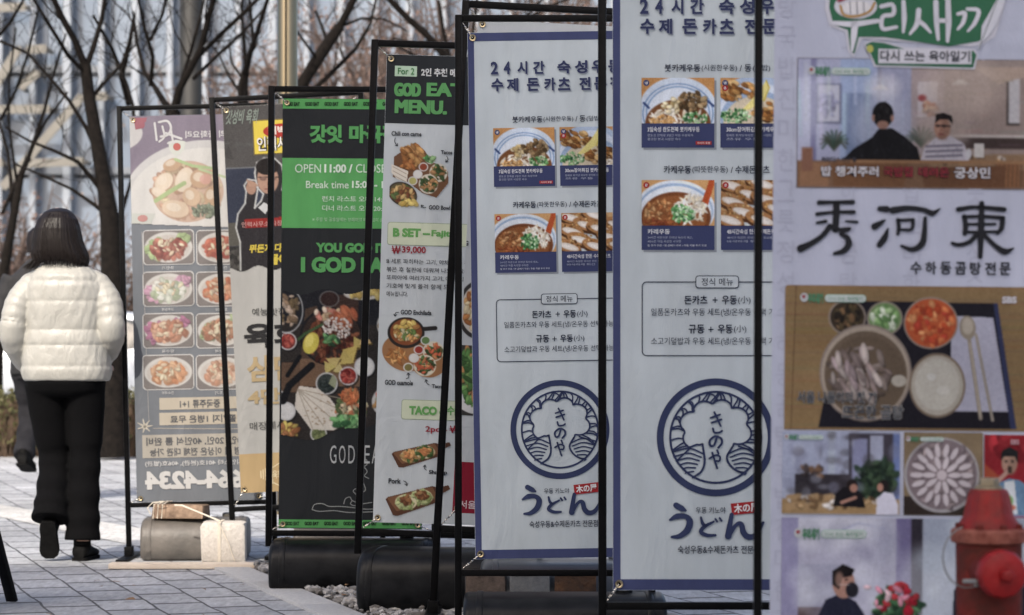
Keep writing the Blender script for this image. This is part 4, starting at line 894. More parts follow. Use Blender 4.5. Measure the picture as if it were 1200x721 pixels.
def chinese(c):
    """seen from behind: the print shows through the cloth and reads backwards"""
    PL = (208, 209, 210); GY = (128, 134, 143)
    c.base(GY); MIR = dict(mirror=True)
    cv = Canvas(150, 134, 306, 272, (142, 132, 150), 1.15)
    cv.ell(238, 240, 98, 74, (206, 206, 207)); cv.ell(238, 243, 92, 68, (220, 219, 217)); cv.ell(128, 156, 38, 22, (206, 205, 206))
    CH = [(222, 200, 176), (212, 184, 156), (228, 212, 192), (200, 168, 138)]
    cv.ell(218, 226, 42, 36, (206, 178, 160)); cv.scat(218, 224, 40, 33, 60, [(196, 160, 140), (206, 190, 160), (186, 150, 128)], 2, 4, 1.7, .85)
    for (x, y, rx, ry, ro) in ((200, 194, 11, 7, -.3), (214, 212, 10, 15, .4), (190, 214, 9, 12, .8), (233, 211, 12, 11, 0), (222, 232, 11, 10, 1), (203, 246, 16, 10, .2), (246, 232, 9, 12, .2), (184, 226, 9, 6, .4)):
        cv.ell(x + 1.5, y + 2, rx, ry, (180, 150, 128), ro, .7); cv.ell(x, y, rx, ry, CH[nr.randint(4)], ro); cv.ell(x - 2, y - 2, rx * .55, ry * .5, (232, 220, 204), ro, .7)
    cv.line([(180, 236), (196, 226), (214, 216)], 5, (172, 194, 140)); cv.line([(204, 188), (224, 196), (252, 200)], 3.4, (176, 200, 146)); cv.line([(232, 200), (262, 210)], 2.6, (186, 206, 160)); cv.scat(238, 250, 14, 8, 30, [(150, 160, 140), (120, 130, 116)], 1.2, 2.4); cv.ell(239, 212, 7, 6, (222, 170, 160), 0, .8)
    cv.grain(2); c.pic(cv.cut(lambda X, Y: Y < 262 + np.abs(X - 155) * .06), 2)
    c.poly([(150, 250), (182, 251), (177, 263), (151, 262)], (206, 210, 204), 3); c.ellipse(167, 256, 6, 4, (206, 150, 146), 4)
    c.poly([(156, 138), (172, 138), (168, 150), (158, 152)], (176, 110, 122), 3, (156, 138))
    for st, wd in (([(181, 144), (183, 164)], 2.4), ([(186, 143), (196, 142), (200, 150), (196, 158), (188, 160)], 2.6), ([(190, 148), (192, 160), (186, 166)], 2.2), ([(194, 156), (204, 160), (212, 163)], 2.6), ([(200, 152), (202, 166)], 2.2), ([(196, 168), (206, 166)], 2.2)): c.stroke(st, wd, (220, 220, 222), 4, (190, 150))
    c.poly([(197, 166), (206, 164), (217, 166), (215, 176), (206, 184), (198, 176)], (214, 220, 212), 3, (197, 166)); c.ellipse(207, 172, 4.5, 4.5, (206, 110, 104), 4)
    c.text('15가지요리 중화요리', 217, 153.5, 300, 162, (222, 222, 224), .02, mirror=True)
    PALS = [[(150, 70, 62), (176, 100, 84), (124, 60, 56)], [(176, 72, 58), (196, 96, 72), (150, 60, 50)], [(196, 204, 186), (214, 216, 206), (170, 186, 150)], [(206, 120, 84), (190, 96, 64), (216, 150, 110)], [(196, 130, 100), (176, 110, 84), (214, 160, 130)], [(160, 96, 70), (120, 90, 66), (190, 130, 96)], [(206, 140, 96), (190, 116, 74), (216, 164, 122)], [(206, 150, 120), (214, 176, 150), (190, 130, 100)]]
    EX = [(168, 196, 130), None, (206, 150, 180), None, (186, 110, 150), (150, 170, 120), None, None]
    for k in range(8):
        r, q = divmod(k, 2); x0 = 168 + q * 62.5; y0 = 271 + r * 48.8; x1, y1 = x0 + 58, y0 + 39
        cv = Canvas(x0, y0, x1, y1, (120, 112, 110), 1.3); cv.ell((x0 + x1) / 2, (y0 + y1) / 2, 28, 18, (214, 212, 208)); cv.ell((x0 + x1) / 2, (y0 + y1) / 2 + 1, 25, 15.5, (204, 196, 188))
        if EX[k]: cv.scat(x0 + 14, y0 + 22, 10, 10, 20, [EX[k]], 2, 4); cv.scat(x1 - 14, y0 + 10, 9, 6, 14, [EX[k]], 2, 3)
        cv.scat((x0 + x1) / 2, (y0 + y1) / 2 + 1, 20, 12, 90, PALS[k], 1.6, 3.4, 1.6, .8); cv.scat((x0 + x1) / 2, (y0 + y1) / 2 - 1, 16, 9, 14, [(220, 205, 170), (206, 180, 150)], 1, 2)
        cv.fade((205, 206, 208), .2).grain(3)
        c.rrect(x0 - 1.2, y0 - 1.2, x1 + 1.2, y1 + 1.2, 5, (212, 212, 212), 2)
        c.pic(cv.cut(lambda X, Y: (np.maximum(abs(X - (x0 + x1) / 2) - 24, 0) ** 2 + np.maximum(abs(Y - (y0 + y1) / 2) - 14.5, 0) ** 2) < 25), 3)
        c.text(('유린기', '깐풍기', '고추잡채', '칠리새우', '탕수육', '팔보채', '깐쇼새우', '라조기')[k], x0 + 22, y1 + 2.2, x0 + 36, y1 + 6, (214, 216, 218), .01, mirror=True)
    BE = (204, 194, 176); TX = (104, 106, 112)
    c.rect(187, 466.5, 286, 480.5, BE, 2); c.text('중국주류 1+1', 211, 469, 258, 478.5, TX, .02, mirror=True); c.rect(187, 484, 286, 498.5, BE, 2); c.text('콜키지 1병은 무료', 200, 487, 277, 496, TX, .02, mirror=True)
    c.stroke([(180, 502), (250, 504), (300, 505)], .8, (196, 190, 178), 2); c.stroke([(166, 272), (168, 380), (170, 492)], .7, (180, 180, 180), 2)
    for a in range(7): c.stroke([(170, 500), (170 + 9 * math.cos(a * .9), 499 + 8 * math.sin(a * .9))], (3, 1), (206, 200, 186), 2, (170, 500))
    c.rect(167, 510, 298, 537, (190, 184, 172), 2); c.text('10인, 20인, 40인석 룸 완비', 172, 513, 287, 523, TX, .02, mirror=True); c.text('60명 석 이상은 전체 대관 가능', 176, 525.5, 292, 535, TX, .02, mirror=True)
    c.text('서시인스타 401호(본관), 406호(별관)', 170.5, 540.5, 292, 547.5, (216, 217, 218), .02, mirror=True)
    c.text('3664-4234', 170.5, 552, 301, 574, (220, 220, 220), .05, mirror=True)

def soup(c):
    LV = (174, 179, 199); c.base(LV); G = (48, 104, 74); WH = (192, 192, 204)
    for k in range(5):                                                     # faint brush writing across the paper
        for j in range(26): c.text('수하동곰탕국밥진미한그릇정성'[(k * 5 + j) % 14], 912 + k * 74, -150 + j * 36, 912 + k * 74 + 20, -124 + j * 36, (167, 171, 192), 0, 1)
    # show title: green shape, white brush letters, ribbon
    LET = [('우', 973, -34, 1030, 62), ('리', 1030, -8, 1064, 40), ('새', 1064, -6, 1122, 48), ('끼', 1119, -10, 1154, 38)]
    c.poly([(970, -40), (1172, -44), (1178, 0), (1166, 40), (1150, 50), (1140, 52), (1010, 44), (1000, 66), (994, 60), (990, 36), (972, 30), (966, 10)], WH, 2, (1060, 0))
    c.poly([(974, -36), (1168, -40), (1173, 0), (1160, 38), (1146, 46), (1112, 52), (1036, 42), (1006, 42), (1001, 62), (996, 58), (993, 34), (976, 28), (971, 8)], G, 3, (1060, 0))
    for st, wd in (([(976, 26), (1000, 27), (1028, 23)], (5, 7, 5)), ([(1001, 27), (1000, 42), (998, 58)], (8, 7, 3)), ([(1032, 6), (1045, 4), (1046, 15), (1034, 18), (1034, 32), (1050, 30)], (5, 5, 5, 5, 5, 4)), ([(1058, 0), (1059, 20), (1058, 36)], (5, 6, 3)),
                   ([(1076, 10), (1074, 26), (1066, 38)], (6, 6, 3)), ([(1075, 22), (1083, 28), (1090, 36)], (5, 5, 3)), ([(1096, 0), (1097, 24), (1099, 44)], (6, 6, 4)), ([(1098, 22), (1109, 22)], 5), ([(1110, -4), (1111, 24), (1110, 46)], (6, 7, 4)),
                   ([(1122, 14), (1130, 13), (1128, 24), (1122, 32)], (4, 5, 5, 3)), ([(1133, 8), (1146, 10), (1142, 24), (1134, 34)], (4, 5, 5, 3))): c.stroke(st, wd, (198, 198, 208), 4, (1060, 0))
    c.ellipse(1002, 6, 25, 15, (196, 196, 206), 4); c.stroke([(984, 6), (988, 16), (1002, 18), (1018, 12), (1024, 2)], 2.6, (176, 132, 62), 6, (1002, 6)); c.ellipse(1003, 8, 17, 8, (206, 204, 206), 5)
    for k in range(3): c.stroke([(995 + k * 8, 1), (996 + k * 8, 15)], .9, (90, 90, 110), 6)
    c.stroke([(982, 0), (998, -6), (1018, -6)], 4, (150, 62, 76), 6); c.stroke([(1000, -4), (1026, -6)], 2.6, (176, 132, 62), 7)
    c.poly([(1012, 50), (1020, 46), (1036, 47), (1060, 54), (1142, 55), (1146, 62), (1142, 79), (1024, 77), (1019, 64)], WH, 4, (1060, 60)); c.poly([(1014, 51), (1021, 47.6), (1036, 49), (1060, 56), (1140, 57), (1144, 62), (1140, 77), (1026, 75), (1021, 64)], G, 5, (1060, 60)); c.rect(1029, 56, 1138, 73, (196, 196, 206), 6); c.ellipse(1019, 56, 4, 4.5, (176, 176, 84), 6)
    c.text('다시 쓰는 육아일기', 1031, 57.5, 1136, 70.5, (46, 50, 58), .02, 7)
    qp = [(1146, 56), (1149, 44), (1150, 28), (1160, 10), (1172, -12), (1178, -20), (1176, 0), (1168, 24), (1158, 40), (1151, 46)]
    c.poly(qp, (196, 198, 208), 5, (1150, 40)); c.stroke([(1147, 56), (1152, 40), (1170, -8)], 1, (120, 128, 130), 6, (1150, 40))
    # photo of two men at a restaurant table
    cv = Canvas(935, 68, 1222, 219, (150, 134, 128), 1.3)
    cv.rect(935, 68, 1060, 219, (150, 152, 178)); cv.rect(950, 68, 957, 200, (112, 110, 146)); cv.rect(935, 90, 950, 200, (164, 166, 190)); cv.rect(985, 68, 1030, 200, (140, 154, 186)); cv.rect(992, 108, 1028, 180, (112, 126, 158)); cv.rect(1028, 68, 1068, 160, (142, 144, 170)); cv.rect(1029, 68, 1030.5, 160, (92, 92, 116))
    cv.rect(957, 97, 986, 144, (96, 98, 122)); cv.rect(958.5, 98.5, 984, 142, (166, 166, 180)); cv.scat(970, 122, 9, 14, 30, [(150, 148, 176), (132, 132, 160)], 1.5, 3)
    cv.rect(1068, 80, 1107, 178, (158, 142, 144)); cv.rect(1107, 76, 1222, 180, (146, 128, 122)); cv.rect(1107, 110, 1180, 112, (150, 134, 128)); cv.rect(1180, 76, 1195, 144, (60, 52, 50)); cv.rect(1182, 78, 1195, 142, (178, 174, 178)); cv.poly([(1140, 76), (1222, 76), (1222, 82), (1170, 96)], (170, 148, 134))
    cv.rect(1076, 94, 1099, 136, (186, 178, 184)); cv.ell(1081, 113, 5, 4, (150, 50, 56)); cv.scat(1090, 126, 8, 8, 24, [(176, 110, 80), (190, 150, 120), (150, 84, 60)], 1.5, 2.5)
    for (x, y) in ((1032, 102), (1126, 95)): cv.poly([(x - 11, y + 2), (x - 3, y - 4), (x + 3, y - 4), (x + 11, y + 2)], (190, 184, 178)); cv.line([(x, y - 4), (x, 80)], .8, (110, 100, 100))
    for (x, y, rx, ry) in ((978, 163, 16, 14), (1080, 158, 18, 14)):
        for a in np.linspace(2.6, 6.8, 12): cv.line([(x, y + 12), (x + rx * .6 * math.cos(a), y + ry * .4 * math.sin(a)), (x + rx * math.cos(a), y + ry * math.sin(a) + 3)], 2.2, (52 + int(20 * nr.rand()), 74, 64))
    cv.rect(1100, 156, 1222, 159, (186, 176, 172)); cv.rect(1100, 159, 1222, 172, (74, 60, 58)); cv.rect(935, 188, 1222, 219, (124, 92, 70)); cv.poly([(1085, 186), (1165, 178), (1222, 178), (1222, 196), (1100, 200)], (140, 110, 84)); cv.rect(938, 190, 972, 218, (146, 106, 78)); cv.rect(1168, 186, 1195, 217, (140, 96, 66)); cv.rect(940, 172, 953, 200, (132, 92, 74))
    for _ in range(26): x = nr.uniform(936, 1066); cv.line([(x, nr.uniform(70, 120)), (x + nr.uniform(-2, 2), nr.uniform(120, 190))], nr.uniform(1, 4), (int(nr.uniform(140, 196)), int(nr.uniform(150, 196)), int(nr.uniform(180, 214))), .35)
    for _ in range(30): x = nr.uniform(1068, 1220); y = nr.uniform(80, 180); cv.line([(x, y), (x + nr.uniform(8, 40), y + nr.uniform(-1, 1))], nr.uniform(1, 3), (int(nr.uniform(120, 176)), int(nr.uniform(104, 150)), int(nr.uniform(96, 140))), .3)
    cv.ell(1128, 100, 46, 34, (196, 176, 164), 0, .6, 22); cv.ell(1105, 150, 30, 30, (178, 160, 152), 0, .6, 16); cv.ell(1035, 145, 34, 40, (176, 180, 200), 0, .55, 18); cv.ell(1034, 100, 20, 14, (204, 200, 206), 0, .5, 10); cv.ell(955, 120, 14, 40, (196, 200, 214), 0, .45, 12)
    for x in np.arange(1168, 1200, 5.0): cv.line([(x, 188), (x - 1, 216)], 1.4, (84, 56, 40), .7)
    for x in np.arange(982, 1062, 9.0): cv.line([(x, 192), (x, 217)], 1.2, (84, 58, 42), .5)
    cv.scat(1120, 184, 60, 5, 40, [(190, 180, 170), (120, 92, 74), (90, 70, 60), (200, 150, 90)], .8, 2, 1.6)
    cv.blur(3)
    cv.poly([(986, 188), (1000, 174), (1022, 160), (1030, 150), (1046, 149), (1060, 158), (1076, 172), (1080, 190), (985, 190)], (32, 31, 36)); cv.ell(1035, 133, 12.5, 15, (34, 31, 34)); cv.ell(1035, 145, 7, 5, (150, 110, 96)); cv.ell(1024, 137, 2, 4, (160, 118, 104)); cv.ell(1046, 137, 2, 4, (160, 118, 104))
    cv.poly([(1078, 190), (1084, 172), (1094, 162), (1102, 157), (1116, 158), (1130, 166), (1136, 180), (1136, 190)], (182, 176, 186)); 
    for y in (170, 176, 182): cv.line([(1086, y), (1128, y - 2)], 2.4, (112, 104, 122))
    cv.folds(1034, 172, 34, 12, 26, (66, 64, 74)); cv.scat(1035, 130, 10, 10, 30, [(40, 36, 38), (58, 54, 56), (26, 24, 26)], .6, 1.2, 2.5); cv.folds(1110, 172, 18, 10, 22, (130, 124, 138)); cv.face(1104.5, 148, 9.5, 13.5, -.15); cv.poly([(1096, 142), (1097, 132), (1106, 130), (1116, 134), (1117, 144), (1112, 138), (1102, 138)], (40, 34, 36)); cv.line([(1097, 145), (1114, 146)], 1.5, (48, 40, 42)); cv.line([(1101, 156), (1107, 156)], 1, (130, 70, 66)); cv.ell(1104, 150, 1.6, 2.4, (156, 106, 90))
    cv.rect(1142, 166, 1154, 182, (190, 184, 180)); cv.ell(1136, 178, 3, 6, (186, 184, 190)); cv.rect(980, 186, 1222, 190, (150, 110, 78)); cv.poly([(975, 190), (1065, 190), (1060, 218), (978, 218)], (122, 84, 58)); cv.poly([(1080, 195), (1180, 192), (1178, 218), (1084, 218)], (112, 76, 54))
    cv.photo(.10).grain(4); c.rect(934, 67, 1223, 220, (112, 108, 116), 1); c.pic(cv, 2)
    def tv_tag(x, y, k):
        c.ellipse(x + 5 * k, y + 6 * k, 4.4 * k, 5 * k, (176, 182, 184), 4); c.ellipse(x + 4.5 * k, y + 5 * k, 2 * k, 2 * k, (160, 58, 70), 5); c.text('우리새끼', x + 9 * k, y + 1 * k, x + 26 * k, y + 13 * k, (70, 128, 92), .06, 5); c.rrect(x + 28 * k, y + 2.5 * k, x + 74 * k, y + 11 * k, 4 * k, (150, 190, 168), 4); c.rrect(x + 28.8 * k, y + 3.3 * k, x + 73.2 * k, y + 10.2 * k, 3.2 * k, (184, 192, 192), 5); c.text('다시 쓰는 육아일기', x + 32 * k, y + 4.4 * k, x + 70 * k, y + 9.2 * k, (96, 150, 120), .01, 6)
    tv_tag(946, 76, 1.0)
    c.text('허리디스크인 형', 963, 183, 1004, 189.5, (52, 50, 58), .03, 4)
    def cap(s_, x0, y0, x1, y1, col, out=(44, 40, 46)): c.text(s_, x0 - .6, y0 - .6, x1 + .6, y1 + .6, out, .05, 4); c.text(s_, x0, y0, x1, y1, col, .022, 5)
    cap('밥 챙겨주러', 963, 194, 1030, 206, (192, 190, 196)); cap('국밥집', 1036, 194, 1070, 206, (132, 40, 50), (70, 44, 48)); cap('데려온', 1077, 194, 1113, 206, (132, 40, 50), (70, 44, 48)); cap('궁상민', 1119, 194, 1161, 207, (192, 190, 196))
    # brushed characters
    B = (36, 37, 42); AN = (1070, 268)
    P = lambda pts: [(920 + a * .2333, 230 + b * .2331) for a, b in pts]
    for st, wd in (([(175, 30), (240, 28), (345, 26)], (24, 18, 24)), ([(165, 88), (250, 78), (350, 76)], (20, 16, 22)), ([(262, 40), (262, 90), (258, 165)], (34, 34, 34)), ([(165, 132), (210, 124)], (14, 20)), ([(310, 122), (366, 126)], (10, 16)), ([(230, 150), (190, 200), (130, 240), (85, 262)], (30, 26, 30, 40)), ([(255, 168), (330, 160)], (22, 18)), ([(325, 165), (285, 185), (318, 205), (325, 240), (300, 272), (255, 286)], (18, 18, 26, 34, 30, 18)),
                   ([(480, 58), (515, 60)], (26, 34)), ([(455, 148), (485, 130), (505, 116)], (36, 26, 12)), ([(480, 240), (505, 205), (522, 158)], (30, 34, 10)), ([(545, 66), (620, 54), (700, 62), (745, 78), (782, 56)], (36, 28, 24, 30, 8)), ([(572, 112), (576, 150), (572, 185)], (20, 22, 18)), ([(572, 116), (645, 112)], 17), ([(648, 112), (640, 160), (585, 162)], (20, 18, 14)), ([(708, 104), (705, 180), (692, 235), (645, 262), (590, 244)], (20, 28, 34, 26, 14)),
                   ([(875, 58), (960, 46), (1105, 56)], (26, 20, 26)), ([(992, 26), (990, 150), (986, 295)], (26, 34, 24)), ([(905, 92), (912, 140), (908, 180)], (22, 28, 24)), ([(900, 96), (990, 92), (1100, 98)], (18, 18, 22)), ([(1098, 100), (1092, 150), (1072, 176)], (26, 26, 18)), ([(925, 132), (1060, 130)], 15), ([(910, 172), (1075, 168)], 16), ([(968, 185), (930, 222), (880, 236), (845, 228)], (26, 24, 22, 18)), ([(1005, 185), (1060, 238), (1110, 268), (1152, 252)], (22, 24, 34, 10))):
        c.stroke(P(st), [x * .2333 for x in wd] if isinstance(wd, tuple) else wd * .2333, B, 4, AN)
    c.spaced([(ch, 1068.5 + k * 17.4, 1081.5 + k * 17.4) for k, ch in enumerate('수하동곰탕전문')], 305, 320, B, .022)
    # photo of the soup tray
    cv = Canvas(922, 334, 1226, 503, (138, 110, 72), 1.3)
    for _ in range(60): y = nr.uniform(334, 503); cv.line([(922, y), (1226, y + nr.uniform(-6, 6))], nr.uniform(.6, 2), (nr.randint(116, 152), nr.randint(92, 118), nr.randint(58, 80)), .5)
    cv.line([(935, 334), (930, 503)], 1, (96, 72, 48)); cv.poly([(992, 352), (1170, 353), (1192, 500), (962, 500)], (40, 36, 44)); cv.poly([(1166, 353), (1171, 353), (1194, 500), (1187, 500)], (58, 62, 96)); cv.poly([(1116, 368), (1166, 370), (1184, 480), (1118, 480)], (174, 172, 190))
    for (x, y, r_, c1, pal) in ((995, 371, 22, (66, 54, 42), [(52, 44, 36), (92, 76, 50), (120, 90, 60)]), (1039, 372, 21, (110, 140, 84), [(120, 160, 92), (160, 190, 130), (90, 128, 70), (196, 206, 180)]), (1093, 377, 32, (190, 84, 44), [(206, 110, 60), (186, 70, 36), (214, 140, 84), (176, 60, 40)])):
        cv.ell(x, y, r_, r_ * .95, (150, 134, 120)); cv.ell(x, y, r_ - 2, r_ * .95 - 2, c1); cv.scat(x, y, r_ - 7, r_ - 8, 70, pal, 1.8, 3.6, 1.6, .75)
    cv.ell(1017, 436, 54, 57, (140, 124, 112)); cv.ell(1017, 436, 51.5, 54.5, (166, 150, 132)); cv.ell(1017, 438, 48.5, 51, (112, 94, 76)); cv.ell(1017, 440, 46, 47, (106, 88, 70)); cv.scat(1010, 438, 36, 36, 60, [(150, 132, 122), (126, 108, 100), (100, 84, 74)], 2, 4.2, 2.6, .35); cv.scat(1006, 442, 32, 32, 30, [(172, 158, 150), (150, 130, 124), (160, 140, 140)], 2.4, 4.4, 3.0, .28, rot=1.2); cv.ell(1056, 445, 9, 7, (190, 184, 170), 0, .8)
    cv.ell(1101, 450, 33, 38, (132, 112, 92)); cv.ell(1101, 450, 30.5, 35, (176, 168, 152)); cv.ell(1101, 449, 26, 30, (190, 184, 170)); cv.ell(1094, 440, 5, 4, (208, 206, 200), 0, .7); cv.ell(1108, 456, 8, 5, (204, 200, 190), 0, .6)
    cv.ell(1136, 382, 9.5, 14, (150, 136, 116), -.1); cv.ell(1136, 380, 6.5, 10, (176, 164, 146), -.1); cv.line([(1138, 396), (1152, 488)], 4.5, (150, 136, 118)); cv.line([(1146, 390), (1166, 490)], 3.4, (156, 144, 128)); cv.line([(1139, 400), (1152, 486)], 1.2, (190, 178, 156))
    cv.photo(.10).grain(4); c.pic(cv.cut(lambda X, Y: ~((X < 927) & (Y < 339) & ((X - 927) ** 2 + (Y - 339) ** 2 > 25))), 2)
    tv_tag(939, 342, 1.05); c.text('SBS', 1176, 345, 1193, 353, (186, 184, 190), .05, 5)
    cap('서울 나들이의 첫 끼', 937, 458, 1029, 472, (70, 74, 82), (150, 146, 140)); cap('뜨끈한 곰탕', 990, 473.5, 1061, 490, (70, 74, 82), (160, 156, 150))
    # row of three small photos
    cv = Canvas(920, 505, 1058, 602, (150, 158, 184), 1.3); cv.rect(974, 505, 982, 602, (160, 170, 188)); cv.rect(998, 507, 1050, 575, (70, 66, 78)); cv.rect(1002, 513, 1020, 562, (132, 136, 172)); cv.rect(1023, 509, 1038, 545, (150, 156, 180)); cv.rect(1050, 507, 1058, 602, (96, 112, 160)); cv.rect(935, 555, 1000, 580, (58, 54, 62)); cv.scat(955, 552, 14, 6, 14, [(70, 62, 64), (120, 90, 70)], 1.5, 3)
    cv.scat(1028, 560, 24, 22, 90, [(44, 62, 50), (58, 78, 58), (34, 46, 42)], 2, 4, 2.4); cv.rect(920, 584, 1058, 602, (150, 122, 84)); 
    for x in (925, 945, 962): cv.poly([(x, 580), (x + 18, 577), (x + 20, 595), (x, 598)], (160, 130, 92)); cv.line([(x, 588), (x + 18, 586)], 1, (120, 92, 62))
    
    for _ in range(40): cv.ell(nr.uniform(922, 1056), nr.uniform(508, 585), nr.uniform(2, 8), nr.uniform(2, 9), ((120, 124, 150), (92, 88, 98), (172, 178, 196), (72, 68, 74))[nr.randint(4)], 0, .4, 3)
    cv.scat(985, 588, 60, 8, 50, [(170, 140, 100), (120, 92, 64), (190, 186, 184), (90, 66, 48)], 1, 2.4, 1.8); cv.blur(2)
    cv.poly([(980, 592), (983, 578), (992, 570), (1004, 570), (1014, 578), (1018, 594)], (34, 32, 38)); cv.ell(1002, 568, 6.5, 7, (44, 36, 38)); cv.ell(1004, 571, 4.5, 5, (160, 116, 100)); cv.line([(990, 588), (1006, 582)], 4, (164, 120, 104)); cv.poly([(1030, 602), (1032, 582), (1040, 575), (1050, 577), (1056, 590), (1056, 602)], (180, 180, 196)); cv.ell(1039, 568, 6, 7, (40, 34, 36)); cv.ell(1035, 570, 3.6, 5, (160, 116, 100))
    cv.photo(.10).grain(4); c.pic(cv, 2); tv_tag(922, 508, .62)
    cv = Canvas(1062.5, 505, 1155, 602, (122, 104, 80), 1.3); cv.rect(1062, 580, 1155, 602, (58, 48, 44)); cv.ell(1107, 555, 44, 44, (150, 146, 148)); cv.ell(1107, 554, 41, 41, (118, 104, 108)); cv.scat(1107, 554, 38, 38, 60, [(126, 112, 114), (104, 92, 96), (140, 126, 126)], 2, 4)
    for rr, nn in ((29, 18), (15, 10)):
        for k in range(nn):
            a = k * 6.283 / nn; x, y = 1107 + rr * math.cos(a), 555 + rr * math.sin(a); cv.ell(x + 1, y + 1.4, 8, 3.4, (92, 78, 82), a, .7); cv.ell(x, y, 8, 3.2, (178, 168, 172), a)
    cv.ell(1107, 555, 6, 6, (172, 160, 164)); cv.photo(.10).grain(4); c.pic(cv, 2); tv_tag(1064.5, 509, .6)
    cv = Canvas(1156.5, 507, 1226, 604, (150, 32, 42), 1.3); cv.poly([(1156, 540), (1175, 556), (1156, 575)], (168, 70, 48)); cv.rect(1156, 598, 1226, 604, (150, 110, 140)); cv.scat(1190, 520, 34, 14, 14, [(168, 40, 50), (130, 26, 36)], 4, 9, 1.5, .9); cv.blur(2); cv.face(1186, 540, 9, 13); cv.poly([(1176, 538), (1177, 526), (1186, 521), (1196, 526), (1196, 540), (1192, 532), (1180, 532)], (40, 34, 38)); cv.ell(1182, 538, 1.6, 1, (60, 44, 44)); cv.ell(1190, 538, 1.6, 1, (60, 44, 44)); cv.line([(1182, 548), (1188, 548)], 1.2, (130, 60, 60))
    cv.poly([(1160, 600), (1164, 574), (1176, 562), (1186, 558), (1198, 560), (1212, 570), (1216, 602)], (96, 120, 152)); cv.folds(1188, 584, 26, 18, 40, (66, 88, 118)); cv.folds(1188, 584, 26, 18, 20, (140, 160, 186)); cv.poly([(1180, 562), (1192, 560), (1196, 600), (1180, 600)], (186, 184, 190)); cv.line([(1164, 572), (1174, 560), (1184, 550)], 5, (172, 128, 116)); cv.ell(1187, 584, 4, 6, (110, 150, 90)); cv.ell(1190, 592, 4, 3, (190, 100, 80)); cv.rect(1184, 544, 1189, 552, (70, 50, 44)); cv.photo(.10).grain(4); c.pic(cv, 2); c.text('SBS', 1187, 512.5, 1197, 518, (190, 150, 156), .03, 5)
    # large lower photo: a masked man with a flower arrangement
    cv = Canvas(920, 606, 1226, 782, (150, 150, 172), 1.2); cv.ell(980, 610, 60, 30, (176, 178, 190), 0, .7, 20); cv.rect(920, 606, 940, 782, (128, 126, 160)); cv.rect(1054, 606, 1072, 782, (110, 104, 146)); cv.rect(1072, 606, 1085, 782, (54, 50, 62)); cv.rect(1085, 606, 1226, 720, (146, 156, 176)); cv.rect(940, 660, 1000, 740, (140, 142, 164)); cv.rect(940, 710, 1000, 782, (88, 72, 76)); cv.line([(990, 620), (1010, 612), (1040, 618)], 1.5, (120, 126, 170)); cv.ell(1090, 690, 40, 50, (190, 196, 206), 0, .5, 20)
    for _ in range(40): cv.ell(nr.uniform(930, 1050), nr.uniform(610, 720), nr.uniform(6, 22), nr.uniform(5, 16), ((168, 172, 190), (130, 132, 158), (186, 190, 202), (116, 116, 142))[nr.randint(4)], nr.rand() * 3, .32, 9)
    for _ in range(24): cv.ell(nr.uniform(1090, 1220), nr.uniform(610, 690), nr.uniform(6, 20), nr.uniform(5, 18), ((176, 186, 202), (150, 164, 182), (196, 204, 212))[nr.randint(3)], nr.rand() * 3, .35, 9)
    cv.blur(2)
    cv.poly([(958, 782), (962, 724), (972, 702), (990, 694), (1008, 704), (1020, 722), (1060, 708), (1066, 720), (1030, 742), (1024, 782)], (40, 42, 62)); cv.ell(993, 682, 13, 18, (150, 112, 100)); cv.poly([(980, 684), (980, 668), (992, 660), (1006, 666), (1002, 674), (992, 676), (988, 690)], (34, 30, 34)); cv.ell(1003, 690, 7.5, 9, (40, 40, 50)); cv.ell(1066, 712, 7, 5, (160, 118, 106)); cv.folds(1000, 735, 36, 26, 50, (62, 66, 92)); cv.folds(1000, 735, 36, 26, 24, (22, 24, 38)); cv.ell(988, 678, 5, 9, (172, 132, 116), 0, .6, 3); cv.line([(988, 684), (1000, 684)], .8, (200, 200, 206), .6); cv.ell(996, 678, 2, 1, (50, 38, 36))
    cv.scat(1056, 712, 26, 22, 60, [(58, 96, 66), (44, 72, 54), (80, 120, 84)], 2, 4, 2.6); cv.scat(1056, 702, 24, 18, 16, [(150, 30, 48), (170, 50, 60)], 3, 5, 1.4); cv.scat(1040, 696, 30, 18, 10, [(186, 120, 140), (190, 160, 170)], 2, 3.4); cv.rect(1048, 730, 1066, 782, (160, 140, 120)); cv.poly([(1118, 782), (1122, 690), (1136, 670), (1226, 660), (1226, 782)], (50, 50, 64))
    cv.photo(.10).grain(4); c.pic(cv, 2); tv_tag(934, 617, 1.15)

